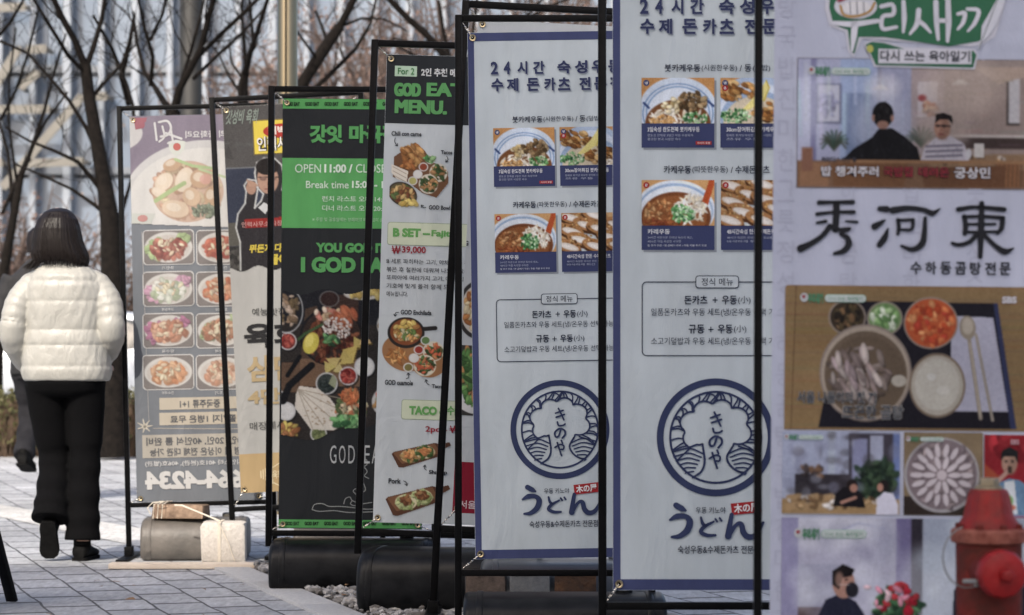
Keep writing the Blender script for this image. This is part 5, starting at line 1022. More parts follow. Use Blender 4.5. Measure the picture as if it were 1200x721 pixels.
# ------------------------------------------------------------------ large structure: buildings
M['glass_part'] = M['glass']
def glass_building():
    Y = 90.0; k = F / Y           # px per metre there
    b = thing('glass_building', 'tall blue glass office facade with white vertical fins behind the bare trees', 'building', (0, Y, 0))
    x0, x1, H = -27.6, 13.2, 36.0
    MB().box(((x0 + x1) / 2, 7.5, H / 2), (x1 - x0, 14.0, H)).build('core', M['band'], b)
    n = 34; dx = (x1 - x0) / n
    for i in range(n):
        xa = x0 + i * dx
        g = MB()
        fl = 0.0
        while fl < H - .5:
            g.box((xa + dx / 2, .38 + nr.uniform(-.01, .01), fl + 1.72), (dx - .10, .06, 3.3), Matrix.Rotation(nr.uniform(-.008, .008), 3, 'Z') @ Matrix.Rotation(nr.uniform(-.006, .006), 3, 'X')); fl += 3.6
        g.build('glass_panel', M['glass'], b)
    for i in range(n + 1):
        MB().box((x0 + i * dx, -.1, H / 2), (.20 if i % 2 else .27, .7, H)).build('fin', M['fin'], b, bevel=.02)
    for j in range(11):
        MB().box(((x0 + x1) / 2, .33, j * 3.6 + .06), (x1 - x0, .12, .24)).build('floor_band', M['band'], b)
    MB().box(((x0 + x1) / 2, 7.3, H + .2), (x1 - x0 + .6, 15, .4)).build('roof', M['band'], b)
    # pale steel stair outside the facade
    L = lambda px, py: (W(px, py, Y).x, -1.1, W(px, py, Y).z)
    for seg in ([(-20, 138), (28, 60)], [(30, 106), (50, 88)], [(10, 222), (102, 116)], [(-40, 132), (64, 131)], [(108, 117), (130, 116)], [(38, 62), (60, 61)], [(-40, 16), (36, 12)], [(36, 194), (104, 192)], [(-40, 194), (10, 193)]):
        p, q = L(*seg[0]), L(*seg[1]); d = Vector(q) - Vector(p)
        MB().box((Vector(p) + Vector(q)) / 2, (.11, .3, d.length), d.to_track_quat('Z', 'Y').to_matrix()).build('stair_beam', M['brace'], b)
        for e in (p, q):
            MB().box((e[0], -.45, e[2]), (.12, 1.2, .12)).build('stair_bracket', M['brace'], b)
    return b
glass_building()
def shade_tower():
    """unseen block added behind the camera, shaped to shade the near walkway"""
    b = thing('shade_tower', 'unseen slim concrete tower added behind the camera to shade the near banners', 'building', (0, -12, 0))
    xs = EDGE_X
    def mass(xa, xb, h, y):
        MB().box(((xa + xb) / 2, -9 - y, h / 2), (xb - xa, 18, h)).build('wall', M['office'], b)
        for j in range(int(h // 3.6)):
            MB().box(((xa + xb) / 2, -y + .03, j * 3.6 + 2.2), (xb - xa - 1.2, .1, 1.7)).build('window_band', M['shade_tower_glass'], b)
        MB().box(((xa + xb) / 2, -9 - y, h - .25), (xb - xa - .1, 18.1 - .0, .5)).build('parapet', M['office'], b) if False else None
    mass(xs - 6.5, xs - .01, LOW_H, 0.0)
    mass(xs, xs + 8.5, LOW_H + 7.5, 0.0)
    return b
# sun slope along the walkway fixes how high the added shade block stands
tanE = math.tan(R(SUN_EL))
LOW_H = (11.8 + 12) / math.cos(R(SUN_AZ)) * tanE
EDGE_X = -1.1 - math.tan(R(SUN_AZ)) * (11.4 + 12)
shade_tower()

# ------------------------------------------------------------------ trees and planting
def limb(mb, pts, r0, r1, n=7):
    m = len(pts); mb.tube(pts, [r0 + (r1 - r0) * (i / (m - 1)) for i in range(m)], n)
def wander(p, d, length, steps, up=.15, jit=.18, rg=rnd):
    pts = [Vector(p)]; d = Vector(d).normalized()
    for i in range(steps):
        d = (d + Vector((rg.gauss(0, jit), rg.gauss(0, jit), rg.gauss(0, jit) + up * .3))).normalized()
        pts.append(pts[-1] + d * length / steps)
    return pts
def twigs(mb, pts, r, depth, rg, dens=1.0, lenf=1.0, minr=.0032):
    """grow side shoots from a limb"""
    if depth == 0: return
    L = sum((pts[i + 1] - pts[i]).length for i in range(len(pts) - 1))
    n = max(2, int(L * (2.2 if depth > 1 else 1.6) * dens))
    for _ in range(n):
        t = rg.uniform(.18, 1.0) * (len(pts) - 1); i = min(int(t), len(pts) - 2); p = pts[i].lerp(pts[i + 1], t - i)
        d = (pts[i + 1] - pts[i]).normalized(); side = Vector((rg.gauss(0, 1), rg.gauss(0, .8), rg.gauss(0, .7))).normalized()
        nd = (d * .75 + side * .8 + Vector((0, 0, .25))).normalized()
        ll = lenf * rg.uniform(.45, 1.0) * L * (.5 if depth > 1 else .42); ll = max(.25, min(ll, 1.8))
        rr = max(minr, r * rg.uniform(.2, .36))
        q = wander(p, nd, ll, 5, .25, .16, rg); limb(mb, q, rr, max(minr * .55, rr * .35), 5)
        twigs(mb, q, rr, depth - 1, rg, dens, lenf, minr)
def bare_tree(label, Y, trunk, limbs, seed, dens=1.7, barkm='bark', depth=3, zspread=.9):
    """trunk and main limbs follow the photo; depth offsets and shoots are grown"""
    rg = random.Random(seed)
    base = W(*trunk[0][:2], Y); base.z = 0
    t = thing('bare_tree', label, 'tree', base, (0, 0, 0), 'bare trees between the walkway and the glass building')
    def pt(px, py, dy): q = W(px, py, Y); return Vector((q.x - base.x, dy, q.z))
    k = Y / F
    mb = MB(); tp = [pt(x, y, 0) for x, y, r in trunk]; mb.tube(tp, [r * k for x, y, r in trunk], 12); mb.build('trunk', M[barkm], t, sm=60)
    cr = MB()
    for lb in limbs:
        dyd = rg.uniform(-zspread, zspread); n = len(lb)
        p = [pt(x, y, dyd * i / max(1, n - 1)) for i, (x, y, r) in enumerate(lb)]; rr = [r * k * .8 for x, y, r in lb]
        cr.tube(p, rr, 8); twigs(cr, p, sum(rr) / len(rr), depth, rg, dens)
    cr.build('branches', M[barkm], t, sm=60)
    return t
bare_tree('dark bare tree with a leaning trunk right behind the walking woman', 23,
          [(134, 536, 19), (133, 500, 16.5), (132, 420, 15), (131, 330, 13.5), (129, 262, 12), (123, 222, 9.5), (113, 165, 8.0), (104, 115, 7.2), (99, 74, 6.5)],
          [[(99, 78, 6), (90, 50, 5), (76, 22, 4.6), (64, -8, 4.2), (40, -60, 3)], [(100, 80, 4.6), (109, 52, 4), (118, 20, 3.4), (124, -30, 2.6)], [(98, 84, 3.6), (84, 68, 3.2), (70, 40, 2.6), (48, 0, 2)],
           [(124, 230, 4.6), (110, 212, 3.8), (92, 190, 3.0), (66, 178, 2.6), (36, 166, 2.0), (8, 150, 1.4)], [(118, 190, 3.6), (100, 150, 3.2), (78, 116, 2.8), (50, 84, 2.5), (28, 60, 2.2), (-6, 44, 1.8)], [(104, 118, 3.2), (120, 96, 2.8), (140, 72, 2.4), (152, 30, 1.8), (158, -20, 1.4)],
           [(128, 255, 3.6), (110, 240, 3), (84, 222, 2.4), (50, 206, 2), (16, 192, 1.4)], [(132, 280, 3.8), (142, 240, 3.4), (154, 190, 3.2), (148, 120, 2.8), (138, 92, 2.4), (118, 54, 1.8)]], 3)
bare_tree('slim bare tree at the left edge of the view beyond the woman', 27,
          [(-6, 500, 9), (-4, 420, 8), (2, 330, 6.5), (14, 262, 5.0), (24, 205, 4.2)],
          [[(24, 208, 4), (40, 165, 3.4), (52, 130, 2.8), (62, 92, 2.2), (78, 40, 1.6)], [(15, 262, 3.6), (8, 210, 3), (0, 176, 2.4), (-20, 120, 2)], [(2, 250, 3), (26, 190, 2.6), (48, 140, 2.2), (72, 104, 1.6)], [(20, 220, 2.4), (14, 150, 2), (18, 100, 1.6), (30, 40, 1.2)], [(0, 140, 2.6), (24, 108, 2.3), (44, 66, 2), (60, 24, 1.6)], [(-10, 50, 3), (18, 30, 2.6), (44, 2, 2)]], 11)
bare_tree('bare tree with a wide V fork in front of the grey lamp post', 25,
          [(196, 530, 12), (197, 400, 11), (199, 260, 10), (202, 130, 9)],
          [[(201, 140, 7), (212, 104, 6.2), (226, 84, 5.4), (240, 62, 5), (250, 30, 4.6), (262, -6, 4)], [(200, 132, 6), (188, 116, 5), (174, 96, 4), (160, 78, 3.4), (148, 40, 2.6), (140, 0, 2)], [(176, 100, 3.4), (182, 68, 3), (176, 40, 2.6), (170, 0, 2)], [(176, 46, 2.6), (196, 22, 2.2), (210, -4, 1.8)], [(232, 66, 3.6), (262, 44, 3.4), (294, 22, 3.2), (330, -6, 2.6)], [(226, 92, 3), (252, 62, 2.7), (280, 32, 2.2), (304, 0, 1.8)],
           [(204, 118, 3), (222, 60, 2.6), (232, 20, 2.2), (240, -20, 1.8)], [(150, 122, 4.2), (146, 94, 3.8), (158, 68, 3.2), (170, 30, 2.4)], [(148, 100, 3), (138, 62, 2.6), (124, 30, 2)]], 21)
bare_tree('bare tree with an upright knotty stem right of the lamp post', 26,
          [(284, 530, 9), (284, 300, 8), (285, 160, 7), (284, 100, 6.2), (287, 84, 5.2)],
          [[(286, 88, 5), (296, 62, 4.2), (306, 44, 3.6), (318, 16, 3), (330, -10, 2.4)], [(288, 82, 3.4), (286, 50, 2.8), (284, 20, 2.4), (286, -20, 2)], [(297, 56, 2.8), (296, 20, 2.4), (296, -10, 2)], [(284, 112, 2.6), (266, 88, 2), (252, 60, 1.6), (238, 42, 1.2)], [(286, 96, 2.2), (268, 70, 1.8), (262, 40, 1.4)]], 31)
bare_tree('thick leaning bare trunk beside the steel pole', 27,
          [(336, 530, 11), (338, 330, 10), (344, 180, 9), (354, 98, 8), (366, 78, 7.4), (384, 50, 7), (398, 30, 6.4)],
          [[(398, 30, 6), (410, 10, 5.6), (426, -20, 5)], [(362, 110, 4), (390, 80, 3.4), (414, 52, 3), (430, 20, 2.4), (438, -20, 2)], [(384, 52, 3), (376, 30, 2.4), (366, 6, 2)], [(372, 70, 2.2), (350, 40, 1.8), (346, 0, 1.4)], [(400, 30, 2.4), (424, 22, 2), (450, 24, 1.6), (480, 40, 1.2)]], 41)
bare_tree('bare tree sweeping down from the upper middle above the black menu banner', 29,
          [(548, 540, 11), (546, 300, 10), (542, 150, 9), (536, 92, 8)],
          [[(536, 92, 7.5), (518, 62, 6), (500, 42, 5.4), (478, 24, 5), (456, 2, 4.6), (440, -30, 4)], [(530, 80, 3.4), (520, 40, 3), (514, 0, 2.6)], [(540, 100, 3.6), (552, 60, 3), (556, 20, 2.6), (560, -20, 2)], [(506, 48, 2.6), (484, 50, 2.2), (462, 44, 1.8), (436, 60, 1.2)], [(520, 70, 2.4), (494, 72, 2), (470, 62, 1.6)], [(545, 130, 3), (580, 60, 2.6), (620, 20, 2.2), (680, -10, 2)], [(545, 120, 2.6), (600, 40, 2.2), (640, 0, 1.8)]], 51)

def leafy(label, px, py_c, Y, rx, rz, m, seed, n=2600, group='copper leaved trees far behind the banners'):
    rg = np.random.RandomState(seed); c = W(px, py_c, Y)
    t = thing('dry_leaf_tree', label, 'tree', (c.x, Y, 0), (0, 0, 0), group)
    r2 = random.Random(seed)
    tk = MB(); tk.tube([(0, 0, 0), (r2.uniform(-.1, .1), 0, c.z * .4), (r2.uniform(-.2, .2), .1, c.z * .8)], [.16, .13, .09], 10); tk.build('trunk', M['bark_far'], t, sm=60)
    br = MB(); lv = []; lf = []
    for i in range(20 if m == 'leaf_pale' else 30):
        p = Vector((r2.uniform(-.1, .1), 0, c.z * r2.uniform(.35, .8))); a = r2.uniform(0, 6.28); el = r2.uniform(.1, 1.3)
        d = Vector((math.cos(a) * math.cos(el), math.sin(a) * math.cos(el), math.sin(el)))
        tgt = Vector((d.x * rx, d.y * rx * .8, c.z + d.z * rz - rz * .3)); q = wander(p, tgt - p, (tgt - p).length, 6, .1, .12, r2)
        limb(br, q, .045, .012, 5)
        for _ in range(5):
            e = q[r2.randint(2, 6)]; w2 = wander(e, Vector((r2.gauss(0, 1), r2.gauss(0, 1), r2.gauss(.4, .8))), r2.uniform(.5, 1.3), 4, .2, .2, r2); limb(br, w2, .014, .006, 4)
            for _ in range(max(1, n // 150)):
                o_ = w2[r2.randint(1, 4)] + Vector((r2.gauss(0, .22), r2.gauss(0, .22), r2.gauss(0, .22)))
                s = r2.uniform(.022, .055); u = Vector((r2.gauss(0, 1), r2.gauss(0, 1), r2.gauss(0, 1))).normalized(); v = u.cross(Vector((r2.gauss(0, 1), r2.gauss(0, 1), r2.gauss(0, 1)))).normalized()
                b0 = len(lv); lv += [o_ + u * s, o_ + v * s * .6, o_ - u * s, o_ - v * s * .6]; lf.append((b0, b0 + 1, b0 + 2, b0 + 3))
    br.build('branches', M['bark_far'], t)
    me = bpy.data.meshes.new('leaves'); me.from_pydata([tuple(p) for p in lv], [], lf); link('leaves', me, M[m], t)
for i, (px, py, Y, rx, rz, m, lab) in enumerate((
        (10, 330, 38, 1.0, 1.2, 'leaf_red', 'copper leaved tree low behind the woman, at the left edge'), (72, 318, 42, .95, 1.3, 'leaf_pale', 'rusty leaved tree just above the head of the woman'),
        (150, 330, 44, .9, 1.0, 'leaf_pale', 'pale dry leaved tree behind the see-through Chinese menu banner'), (262, 118, 40, .6, .6, 'leaf_pale', 'pale dry leaved tree between the lamp post and the knotty bare tree'), (322, 112, 46, .8, .9, 'leaf_red', 'reddish dry leaved tree behind the steel pole'),
        (395, 98, 40, 1.3, 1.3, 'leaf_red', 'russet leaved tree behind the leaning bare trunk'), (455, 78, 43, 1.4, 1.4, 'leaf_red', 'russet leaved tree above the black menu banner'), (520, 50, 41, 1.3, 1.5, 'leaf_pale', 'faded brown leaved tree just left of the tall leaning stand'),
        (620, 40, 44, 1.7, 1.6, 'leaf_red', 'brown leaved tree above the farther udon banner'), (690, 30, 40, 1.3, 1.3, 'leaf_red', 'brown leaved tree behind the pole between the udon banners'))):
    leafy(lab, px, py, Y, rx, rz, m, 100 + i, 800 if m == 'leaf_red' else 300)

def hedge():
    t = thing('hedge', 'low dark hedge with brown lower twigs along the far edge of the paving', 'hedge', (-5.4, 23.9, 0))
    rg = random.Random(8); inner = MB(); inner.box((0, 0, .27), (7.6, .7, .52), None, 0, .94); inner.build('twig_mass', M['hedge_in'], t, remesh=.05)
    lv = []; lf = []; tw = MB()
    for _ in range(9000):
        x = rg.uniform(-3.9, 3.9); f = rg.random(); 
        z = rg.uniform(.10, .60); y = -.37 + rg.gauss(0, .05)
        if f > .6: z = .56 + rg.gauss(0, .035); y = rg.uniform(-.4, .4)
        o_ = Vector((x, y, max(.03, z + .03 * math.sin(x * 5)))); s = rg.uniform(.018, .036)
        u = Vector((rg.gauss(0, 1), rg.gauss(0, 1), rg.gauss(0, 1))).normalized(); v = u.cross(Vector((rg.gauss(0, 1), rg.gauss(0, 1), rg.gauss(0, 1)))).normalized()
        if z < .3 and rg.random() < .6: continue
        b0 = len(lv); lv += [tuple(o_ + u * s), tuple(o_ + v * s * .6), tuple(o_ - u * s), tuple(o_ - v * s * .6)]; lf.append((b0, b0 + 1, b0 + 2, b0 + 3))
    for _ in range(500):
        x = rg.uniform(-3.8, 3.8); y = rg.uniform(-.42, -.34); tw.tube([(x, y, 0), (x + rg.gauss(0, .06), y - rg.uniform(0, .04), rg.uniform(.2, .5))], [.008, .004], 4)
    tw.build('stems', M['hedge_in'], t)
    me = bpy.data.meshes.new('leaves'); me.from_pydata(lv, [], lf); link('leaves', me, M['hedge'], t)
hedge()

# ------------------------------------------------------------------ poles and car in the background
def lamp_post():
    Y = 30; c = W(223, 0, Y); t = thing('lamp_post', 'wide matt grey lamp post behind the see-through Chinese menu banner', 'lamp post', (c.x, Y, 0))
    MB().lathe([(.20, 0), (.20, .03), (.15, .05), (.145, .5), (.135, .52), (.13, 7.5), (.11, 8)], n=28).build('shaft', M['concrete_post'], t, sm=40)
    MB().lathe([(.145, 1.1), (.15, 1.12), (.15, 1.3), (.145, 1.32)], n=28).build('collar', M['concrete_post'], t, sm=40)
    a = MB(); a.tube([(0, 0, 7.9), (0, -.6, 8.2), (0, -1.6, 8.3)], .05, 10); a.build('arm', M['concrete_post'], t, sm=40)
    h = MB().box((0, -1.9, 8.28), (.26, .7, .12)).build('lamp_head', M['concrete_post'], t, bevel=.03)
    MB().box((0, -1.9, 8.215), (.2, .55, .02)).build('lens', M['lamp'], h, bevel=.004)
lamp_post()
def steel_pole():
    Y = 15.5; c = W(336.5, 0, Y); t = thing('steel_pole', 'shiny stainless steel flagpole rising behind the green opening hours banner', 'pole', (c.x, Y, 0))
    MB().lathe([(.12, 0), (.12, .02), (.062, .03), (.06, 6.5), (.045, 8.2)], n=48).build('shaft', M['pole_steel'], t, sm=40)
    MB().lathe([(.0, 0), (.05, .02), (.06, .06), (.05, .1), (.0, .12)], (0, 0, 8.2), 24).build('finial', M['steel'], t, sm=60)
    MB().box((0, -.07, 1.2), (.05, .03, .12)).build('cleat', M['steel'], t, bevel=.008)
M['pole_steel'] = mat('brushed_steel', (.30, .25, .175), .2, 1.0, var=.05, vscale=3)
steel_pole()
def car():
    t = thing('parked_car', 'silver parked car beyond the hedge, mostly hidden by the woman', 'car', (-5.3, 31, 0))
    side = [(-2.15, .38), (-2.18, .62), (-2.05, .80), (-1.75, .90), (-1.15, .96), (-.55, 1.40), (.55, 1.45), (1.25, 1.38), (1.80, 1.02), (2.12, .96), (2.18, .60), (2.12, .36)]
    arch = []
    m = MB(); v = []; n = len(side)
    for s, wd in ((-1, 1), (1, 1)):
        pass
    rows = []
    for yy, ins in ((-.86, 1), (.86, 1)):
        rows.append([(x, yy * (.80 if z > 1.2 else 1.0), z) for x, z in side])
    m.loft(rows); m.build('body', M['car_body'], t, bevel=.05, seg=3)
    for s in (-1, 1):
        y = s * .80
        w1 = [(-1.0, .98), (-.52, 1.33), (.12, 1.37), (.12, .98)]; w2 = [(.2, .98), (.2, 1.37), (.62, 1.36), (1.18, 1.28), (1.48, .99)]
        for wpts in (w1, w2):
            g = MB(); g.loft([[(x, (y - s * .0) if z < 1.1 else s * .70, z) for x, z in wpts], [(x, (y + s * .075) if z < 1.1 else s * .735, z) for x, z in wpts]]); g.build('window', M['car_glass'], t)
        for x in (-1.38, 1.36):
            wl = MB().lathe([(.20, -.09), (.31, -.09), (.33, -.05), (.33, .05), (.31, .09), (.20, .09)], (x, s * .79, .33), 28, Matrix.Rotation(R(90), 3, 'X')).build('wheel', M['rubber'], t, sm=40)
            MB().lathe([(.05, 0), (.2, .01), (.21, .03), (.19, .05)], (x, s * .84, .33), 20, Matrix.Rotation(R(90 * s), 3, 'X')).build('rim', M['steel'], wl, sm=40)
        MB().box((-.95, s * .93, 1.0), (.12, .16, .12)).build('mirror', M['car_body'], t, bevel=.03)
        MB().box((-2.1, s * .62, .72), (.10, .34, .14)).build('headlight', M['lamp'], t, bevel=.02)
        MB().box((2.14, s * .62, .80), (.08, .3, .14)).build('tail_light', M['hyd_cap'], t, bevel=.02)
    MB().box((-2.17, 0, .46), (.08, 1.6, .2)).build('bumper', M['car_body'], t, bevel=.03); MB().box((2.17, 0, .48), (.08, 1.6, .22)).build('bumper', M['car_body'], t, bevel=.03)
car()

# ------------------------------------------------------------------ the banner stands
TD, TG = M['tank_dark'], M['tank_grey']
c1 = Cloth((151, 136), 246, -1.25, SUNNY, hei=1.84); chinese(c1)
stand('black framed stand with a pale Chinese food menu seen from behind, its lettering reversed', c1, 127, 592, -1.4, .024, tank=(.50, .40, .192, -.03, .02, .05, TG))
c2 = Cloth((260, 125), 252, -2.85, SUNNY * 1.15); yook(c2)
stand('leaning black stand with a man in glasses above gold and black Korean lettering', c2, 117, 597, -2.9, .025, tank=(.30, .36, .19, .09, -.02, 0, TG))
c3 = Cloth((331, 115), 280, .5, SHADE); god(c3)
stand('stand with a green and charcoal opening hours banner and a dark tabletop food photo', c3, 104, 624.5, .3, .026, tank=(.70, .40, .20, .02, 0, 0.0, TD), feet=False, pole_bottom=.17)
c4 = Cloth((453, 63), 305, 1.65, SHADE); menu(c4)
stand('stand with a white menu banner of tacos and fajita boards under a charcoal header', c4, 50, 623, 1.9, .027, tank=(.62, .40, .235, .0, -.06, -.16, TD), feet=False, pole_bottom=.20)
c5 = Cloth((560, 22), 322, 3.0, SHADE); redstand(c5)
stand('tallest stand, leaning right, with a narrow strip of white and dark red banner showing', c5, 4, 619, 3.1, .027, tank=(.62, .40, .235, .14, .0, 0.03, M['tank_sheen']))
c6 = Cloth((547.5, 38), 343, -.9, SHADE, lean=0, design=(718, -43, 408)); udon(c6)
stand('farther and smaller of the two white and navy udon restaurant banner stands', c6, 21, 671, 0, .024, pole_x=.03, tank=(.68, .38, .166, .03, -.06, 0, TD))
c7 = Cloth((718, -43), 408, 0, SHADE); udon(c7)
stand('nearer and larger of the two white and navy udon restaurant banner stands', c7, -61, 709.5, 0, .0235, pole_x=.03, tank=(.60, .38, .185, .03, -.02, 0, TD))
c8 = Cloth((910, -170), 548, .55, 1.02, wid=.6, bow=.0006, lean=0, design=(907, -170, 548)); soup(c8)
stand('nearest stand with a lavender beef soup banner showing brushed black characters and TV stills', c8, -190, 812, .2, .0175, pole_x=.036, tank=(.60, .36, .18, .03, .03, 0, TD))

# ------------------------------------------------------------------ weights and odds and ends round the stands
def stone(name, label, cat, c, d, m, rz=0, bevel=.012, group=None, seed=0):
    t = MB().box((0, 0, d[2] / 2), d, None, 0, .97).build(name, m, None, bevel=bevel, seg=2)
    rg = random.Random(seed)
    for v in t.data.vertices: v.co += Vector((rg.gauss(0, .0025), rg.gauss(0, .0025), rg.gauss(0, .002)))
    t.location = c; t.rotation_euler = (0, 0, rz)
    return tag(t, label, cat, group)
Yb = 11.78
def base_x(px, Y): return (px - 600) / F * Y
s1 = stone('concrete_block', 'speckled pale stone block strapped beside the weathered tank', 'block', (base_x(263, Yb), Yb, .012), (.205, .17, .19), M['granite'], .06, .018, seed=1)
sb = MB()
bx_, bz_ = .205, .19
sb.box((-.012, -.0875, .10), (.014, .004, .19)); sb.box((-.012, 0, .1925), (.014, .17, .004))
so_ = MB(); 
st1 = thing('tie_strap', 'pale strap running from the wooden block down over the stone block', 'strap', (base_x(263, Yb), Yb, .012))
sb.build('band', M['strap'], st1); 
q = MB(); q.tube([(-.012, -.09, .187), (.03, -.093, .10), (.062, -.095, .012), (.062, -.096, .0)], .003, 6); q.tube([(-.012, -.05, .196), (-.09, -.02, .225), (-.20, .05, .262), (-.235, .06, .262)], .0038, 6); q.build('cord', M['strap'], st1)
wb = stone('wooden_block', 'weathered wooden block lying on top of the grey tank', 'block', (base_x(207, 11.95) , 12.13, .197), (.25, .15, .062), M['wood_old'], -.12, .01, seed=2)
tp = thing('tie_strap', 'loose white plastic tie knotted round the end of the wooden block', 'strap', (base_x(187, 12.1), 12.12, .20)); q = MB()
for a in (-.02, .0, .02): q.tube([(a, -.085, .0), (a + .005, -.088, .066), (a + .02, 0, .074), (a + .03, .06, .072)], .0028, 6)
q.tube([(-.03, -.09, .02), (-.045, -.095, .05), (-.02, -.09, .075), (.03, -.09, .078)], .0028, 6); q.build('loop', M['strap'], tp)
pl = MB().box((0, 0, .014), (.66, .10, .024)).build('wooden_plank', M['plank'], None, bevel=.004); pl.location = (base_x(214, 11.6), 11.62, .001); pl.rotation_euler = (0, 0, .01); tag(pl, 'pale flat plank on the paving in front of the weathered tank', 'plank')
Ys = 9.14
for x, wd, m, lab, sd in ((569, .145, 'brownstone', 'brown rough stone block under the farther udon banner, leftmost of three', 5), (621, .150, 'greystone', 'smooth grey stone block between two brown ones under the farther udon banner', 6), (674.5, .150, 'ruststone', 'brown rough stone block with a rust stain under the farther udon banner', 7)):
    stone('stone_block', lab, 'block', (base_x(x, Ys), Ys, .008), (wd, .11, .186), M[m], 0, .006, 'stone blocks weighing down a stand', sd)

def hydrant():
    Y = 5.0; x = (1158 - 600) / F * Y; z = lambda py: CH + (HZ - py) / F * Y
    t = thing('fire_hydrant', 'worn red fire hydrant in front of the lavender soup banner', 'hydrant', (x, Y, 0)); n = 40
    MB().lathe([(.105, 0), (.105, .025), (.064, .03), (.062, .30), (.064, z(640)), (.064, z(636))], n=n).build('barrel', M['hyd_rust'], t, sm=40)
    MB().lathe([(.068, .315), (.082, .32), (.082, .345), (.068, .35)], n=n).build('lower_flange', M['hyd_red'], t, sm=40)
    fl = MB().lathe([(.066, z(636)), (.073, z(634)), (.0735, z(622)), (.069, z(619)), (.05, z(618))], n=n, fn=lambda a, zz: 1 + .012 * math.cos(8 * a)).build('flange', M['hyd_scuff'], t, sm=40)
    for k in range(8):
        a = k * .7854 + .3; MB().lathe([(.007, 0), (.007, .008), (.004, .010)], (.061 * math.cos(a), .061 * math.sin(a), z(619)), 6).build('bolt', M['hyd_rust'], fl)
    rib = lambda a, zz: 1 + .10 * max(0, math.cos(6 * a + .5)) ** 2 * min(1, (zz - z(618)) / .05) 
    bo = [(.060, z(619)), (.056, z(612)), (.046, z(603)), (.041, z(590)), (.036, z(578)), (.0325, z(574)), (.028, z(573))]
    MB().lathe(bo, n=72, fn=rib).build('bonnet', M['hyd_red'], t, sm=50)
    MB().lathe([(.027, z(574)), (.027, z(570)), (.022, z(569))], n=n).build('collar', M['hyd_brass'], t, sm=40)
    MB().lathe([(.021, z(570)), (.021, z(561)), (.018, z(560))], n=5).build('operating_nut', M['hyd_brass'], t, bevel=.002)
    # outlet cap facing the camera
    cx, cz = (1166 - 600) / F * (Y - .12) - x, CH + (HZ - 673) / F * (Y - .12)
    rot = Matrix.Rotation(R(90), 3, 'X') @ Matrix.Identity(3)
    rot = Matrix.Rotation(R(8), 3, 'Z') @ rot
    ou = MB().lathe([(.040, 0.0), (.040, .075), (.044, .08)], (cx, -.02, cz), 36, rot).build('outlet', M['hyd_rust'], t, sm=40)
    cp = MB().lathe([(.044, .075), (.0465, .078), (.0465, .10), (.042, .108), (.03, .112), (.018, .113)], (cx, -.02, cz), 48, rot, fn=lambda a, zz: 1 + .012 * math.cos(12 * a)).build('outlet_cap', M['hyd_cap'], ou, sm=40)
    MB().lathe([(.014, .11), (.014, .135), (.011, .138)], (cx, -.02, cz), 5, rot).build('cap_nut', M['hyd_cap'], cp if False else ou, bevel=.002)
    ch = MB(); p = []
    for k in range(26):
        u = k / 25; a = R(100) + u * R(185)
        p.append((-.052 + .050 * math.cos(a) - .0, -.055 - .02 * math.sin(3.1 * u), z(650) + .058 * math.sin(a)))
    p += [(-.02, -.085, z(680)), (cx - .040, -.118, z(679))]
    ch.tube(p, .0016, 6); ch.build('cap_cable', M['wire'], t, sm=60)
    MB().tube([(cx - .055, -.09, z(676)), (cx - .036, -.115, z(675))], .0045, 8).build('cable_ferrule', M['wire'], t, sm=60)
    MB().lathe([(.068, .0), (.066, .05)], (0, 0, .24), n).build('paint_band', M['hyd_cap'], t, sm=40)
hydrant()

def sandwich_board():
    Y = 9.9; x = (-84 - 600) / F * Y
    t = thing('sandwich_board', 'black folding A frame sign at the lower left corner, one slanting leg showing', 'sign', (x, Y, 0))
    k = Y / F; top = 1 + (HZ - 590) * k
    hw_t, hw_b = .165, .285
    for s in (-1, 1):
        for yy, nm in ((-.22, 'front_leg'), (.22, 'rear_leg')):
            a, b = Vector((s * hw_b, yy, .0)), Vector((s * hw_t, yy * .12, .62)); d = b - a
            MB().box((a + b) / 2, (.045, .024, d.length), d.to_track_quat('Z', 'Y').to_matrix()).build(nm, M['frame'], t, bevel=.004)
    ed = MB(); a, b = Vector((hw_b - .016, -.236, .0)), Vector((hw_t - .016, -.04, .62)); d = b - a; ed.box((a + b) / 2, (.005, .006, d.length), d.to_track_quat('Z', 'Y').to_matrix()); ed.build('edge_trim', M['steel'], t)
    a = Matrix.Rotation(math.atan2(.195, .60), 3, 'X')
    for s in (-1, 1):
        MB().box((0, s * .125, .33), (.38, .012, .52), Matrix.Rotation(s * .31, 3, 'X')).build('panel', M['board_black'], t, bevel=.003)
    MB().box((0, 0, .62), (.36, .06, .03)).build('top_rail', M['frame'], t, bevel=.004)
M['board_black'] = mat('black_board', (.02, .02, .022), .6, var=.2)
sandwich_board()

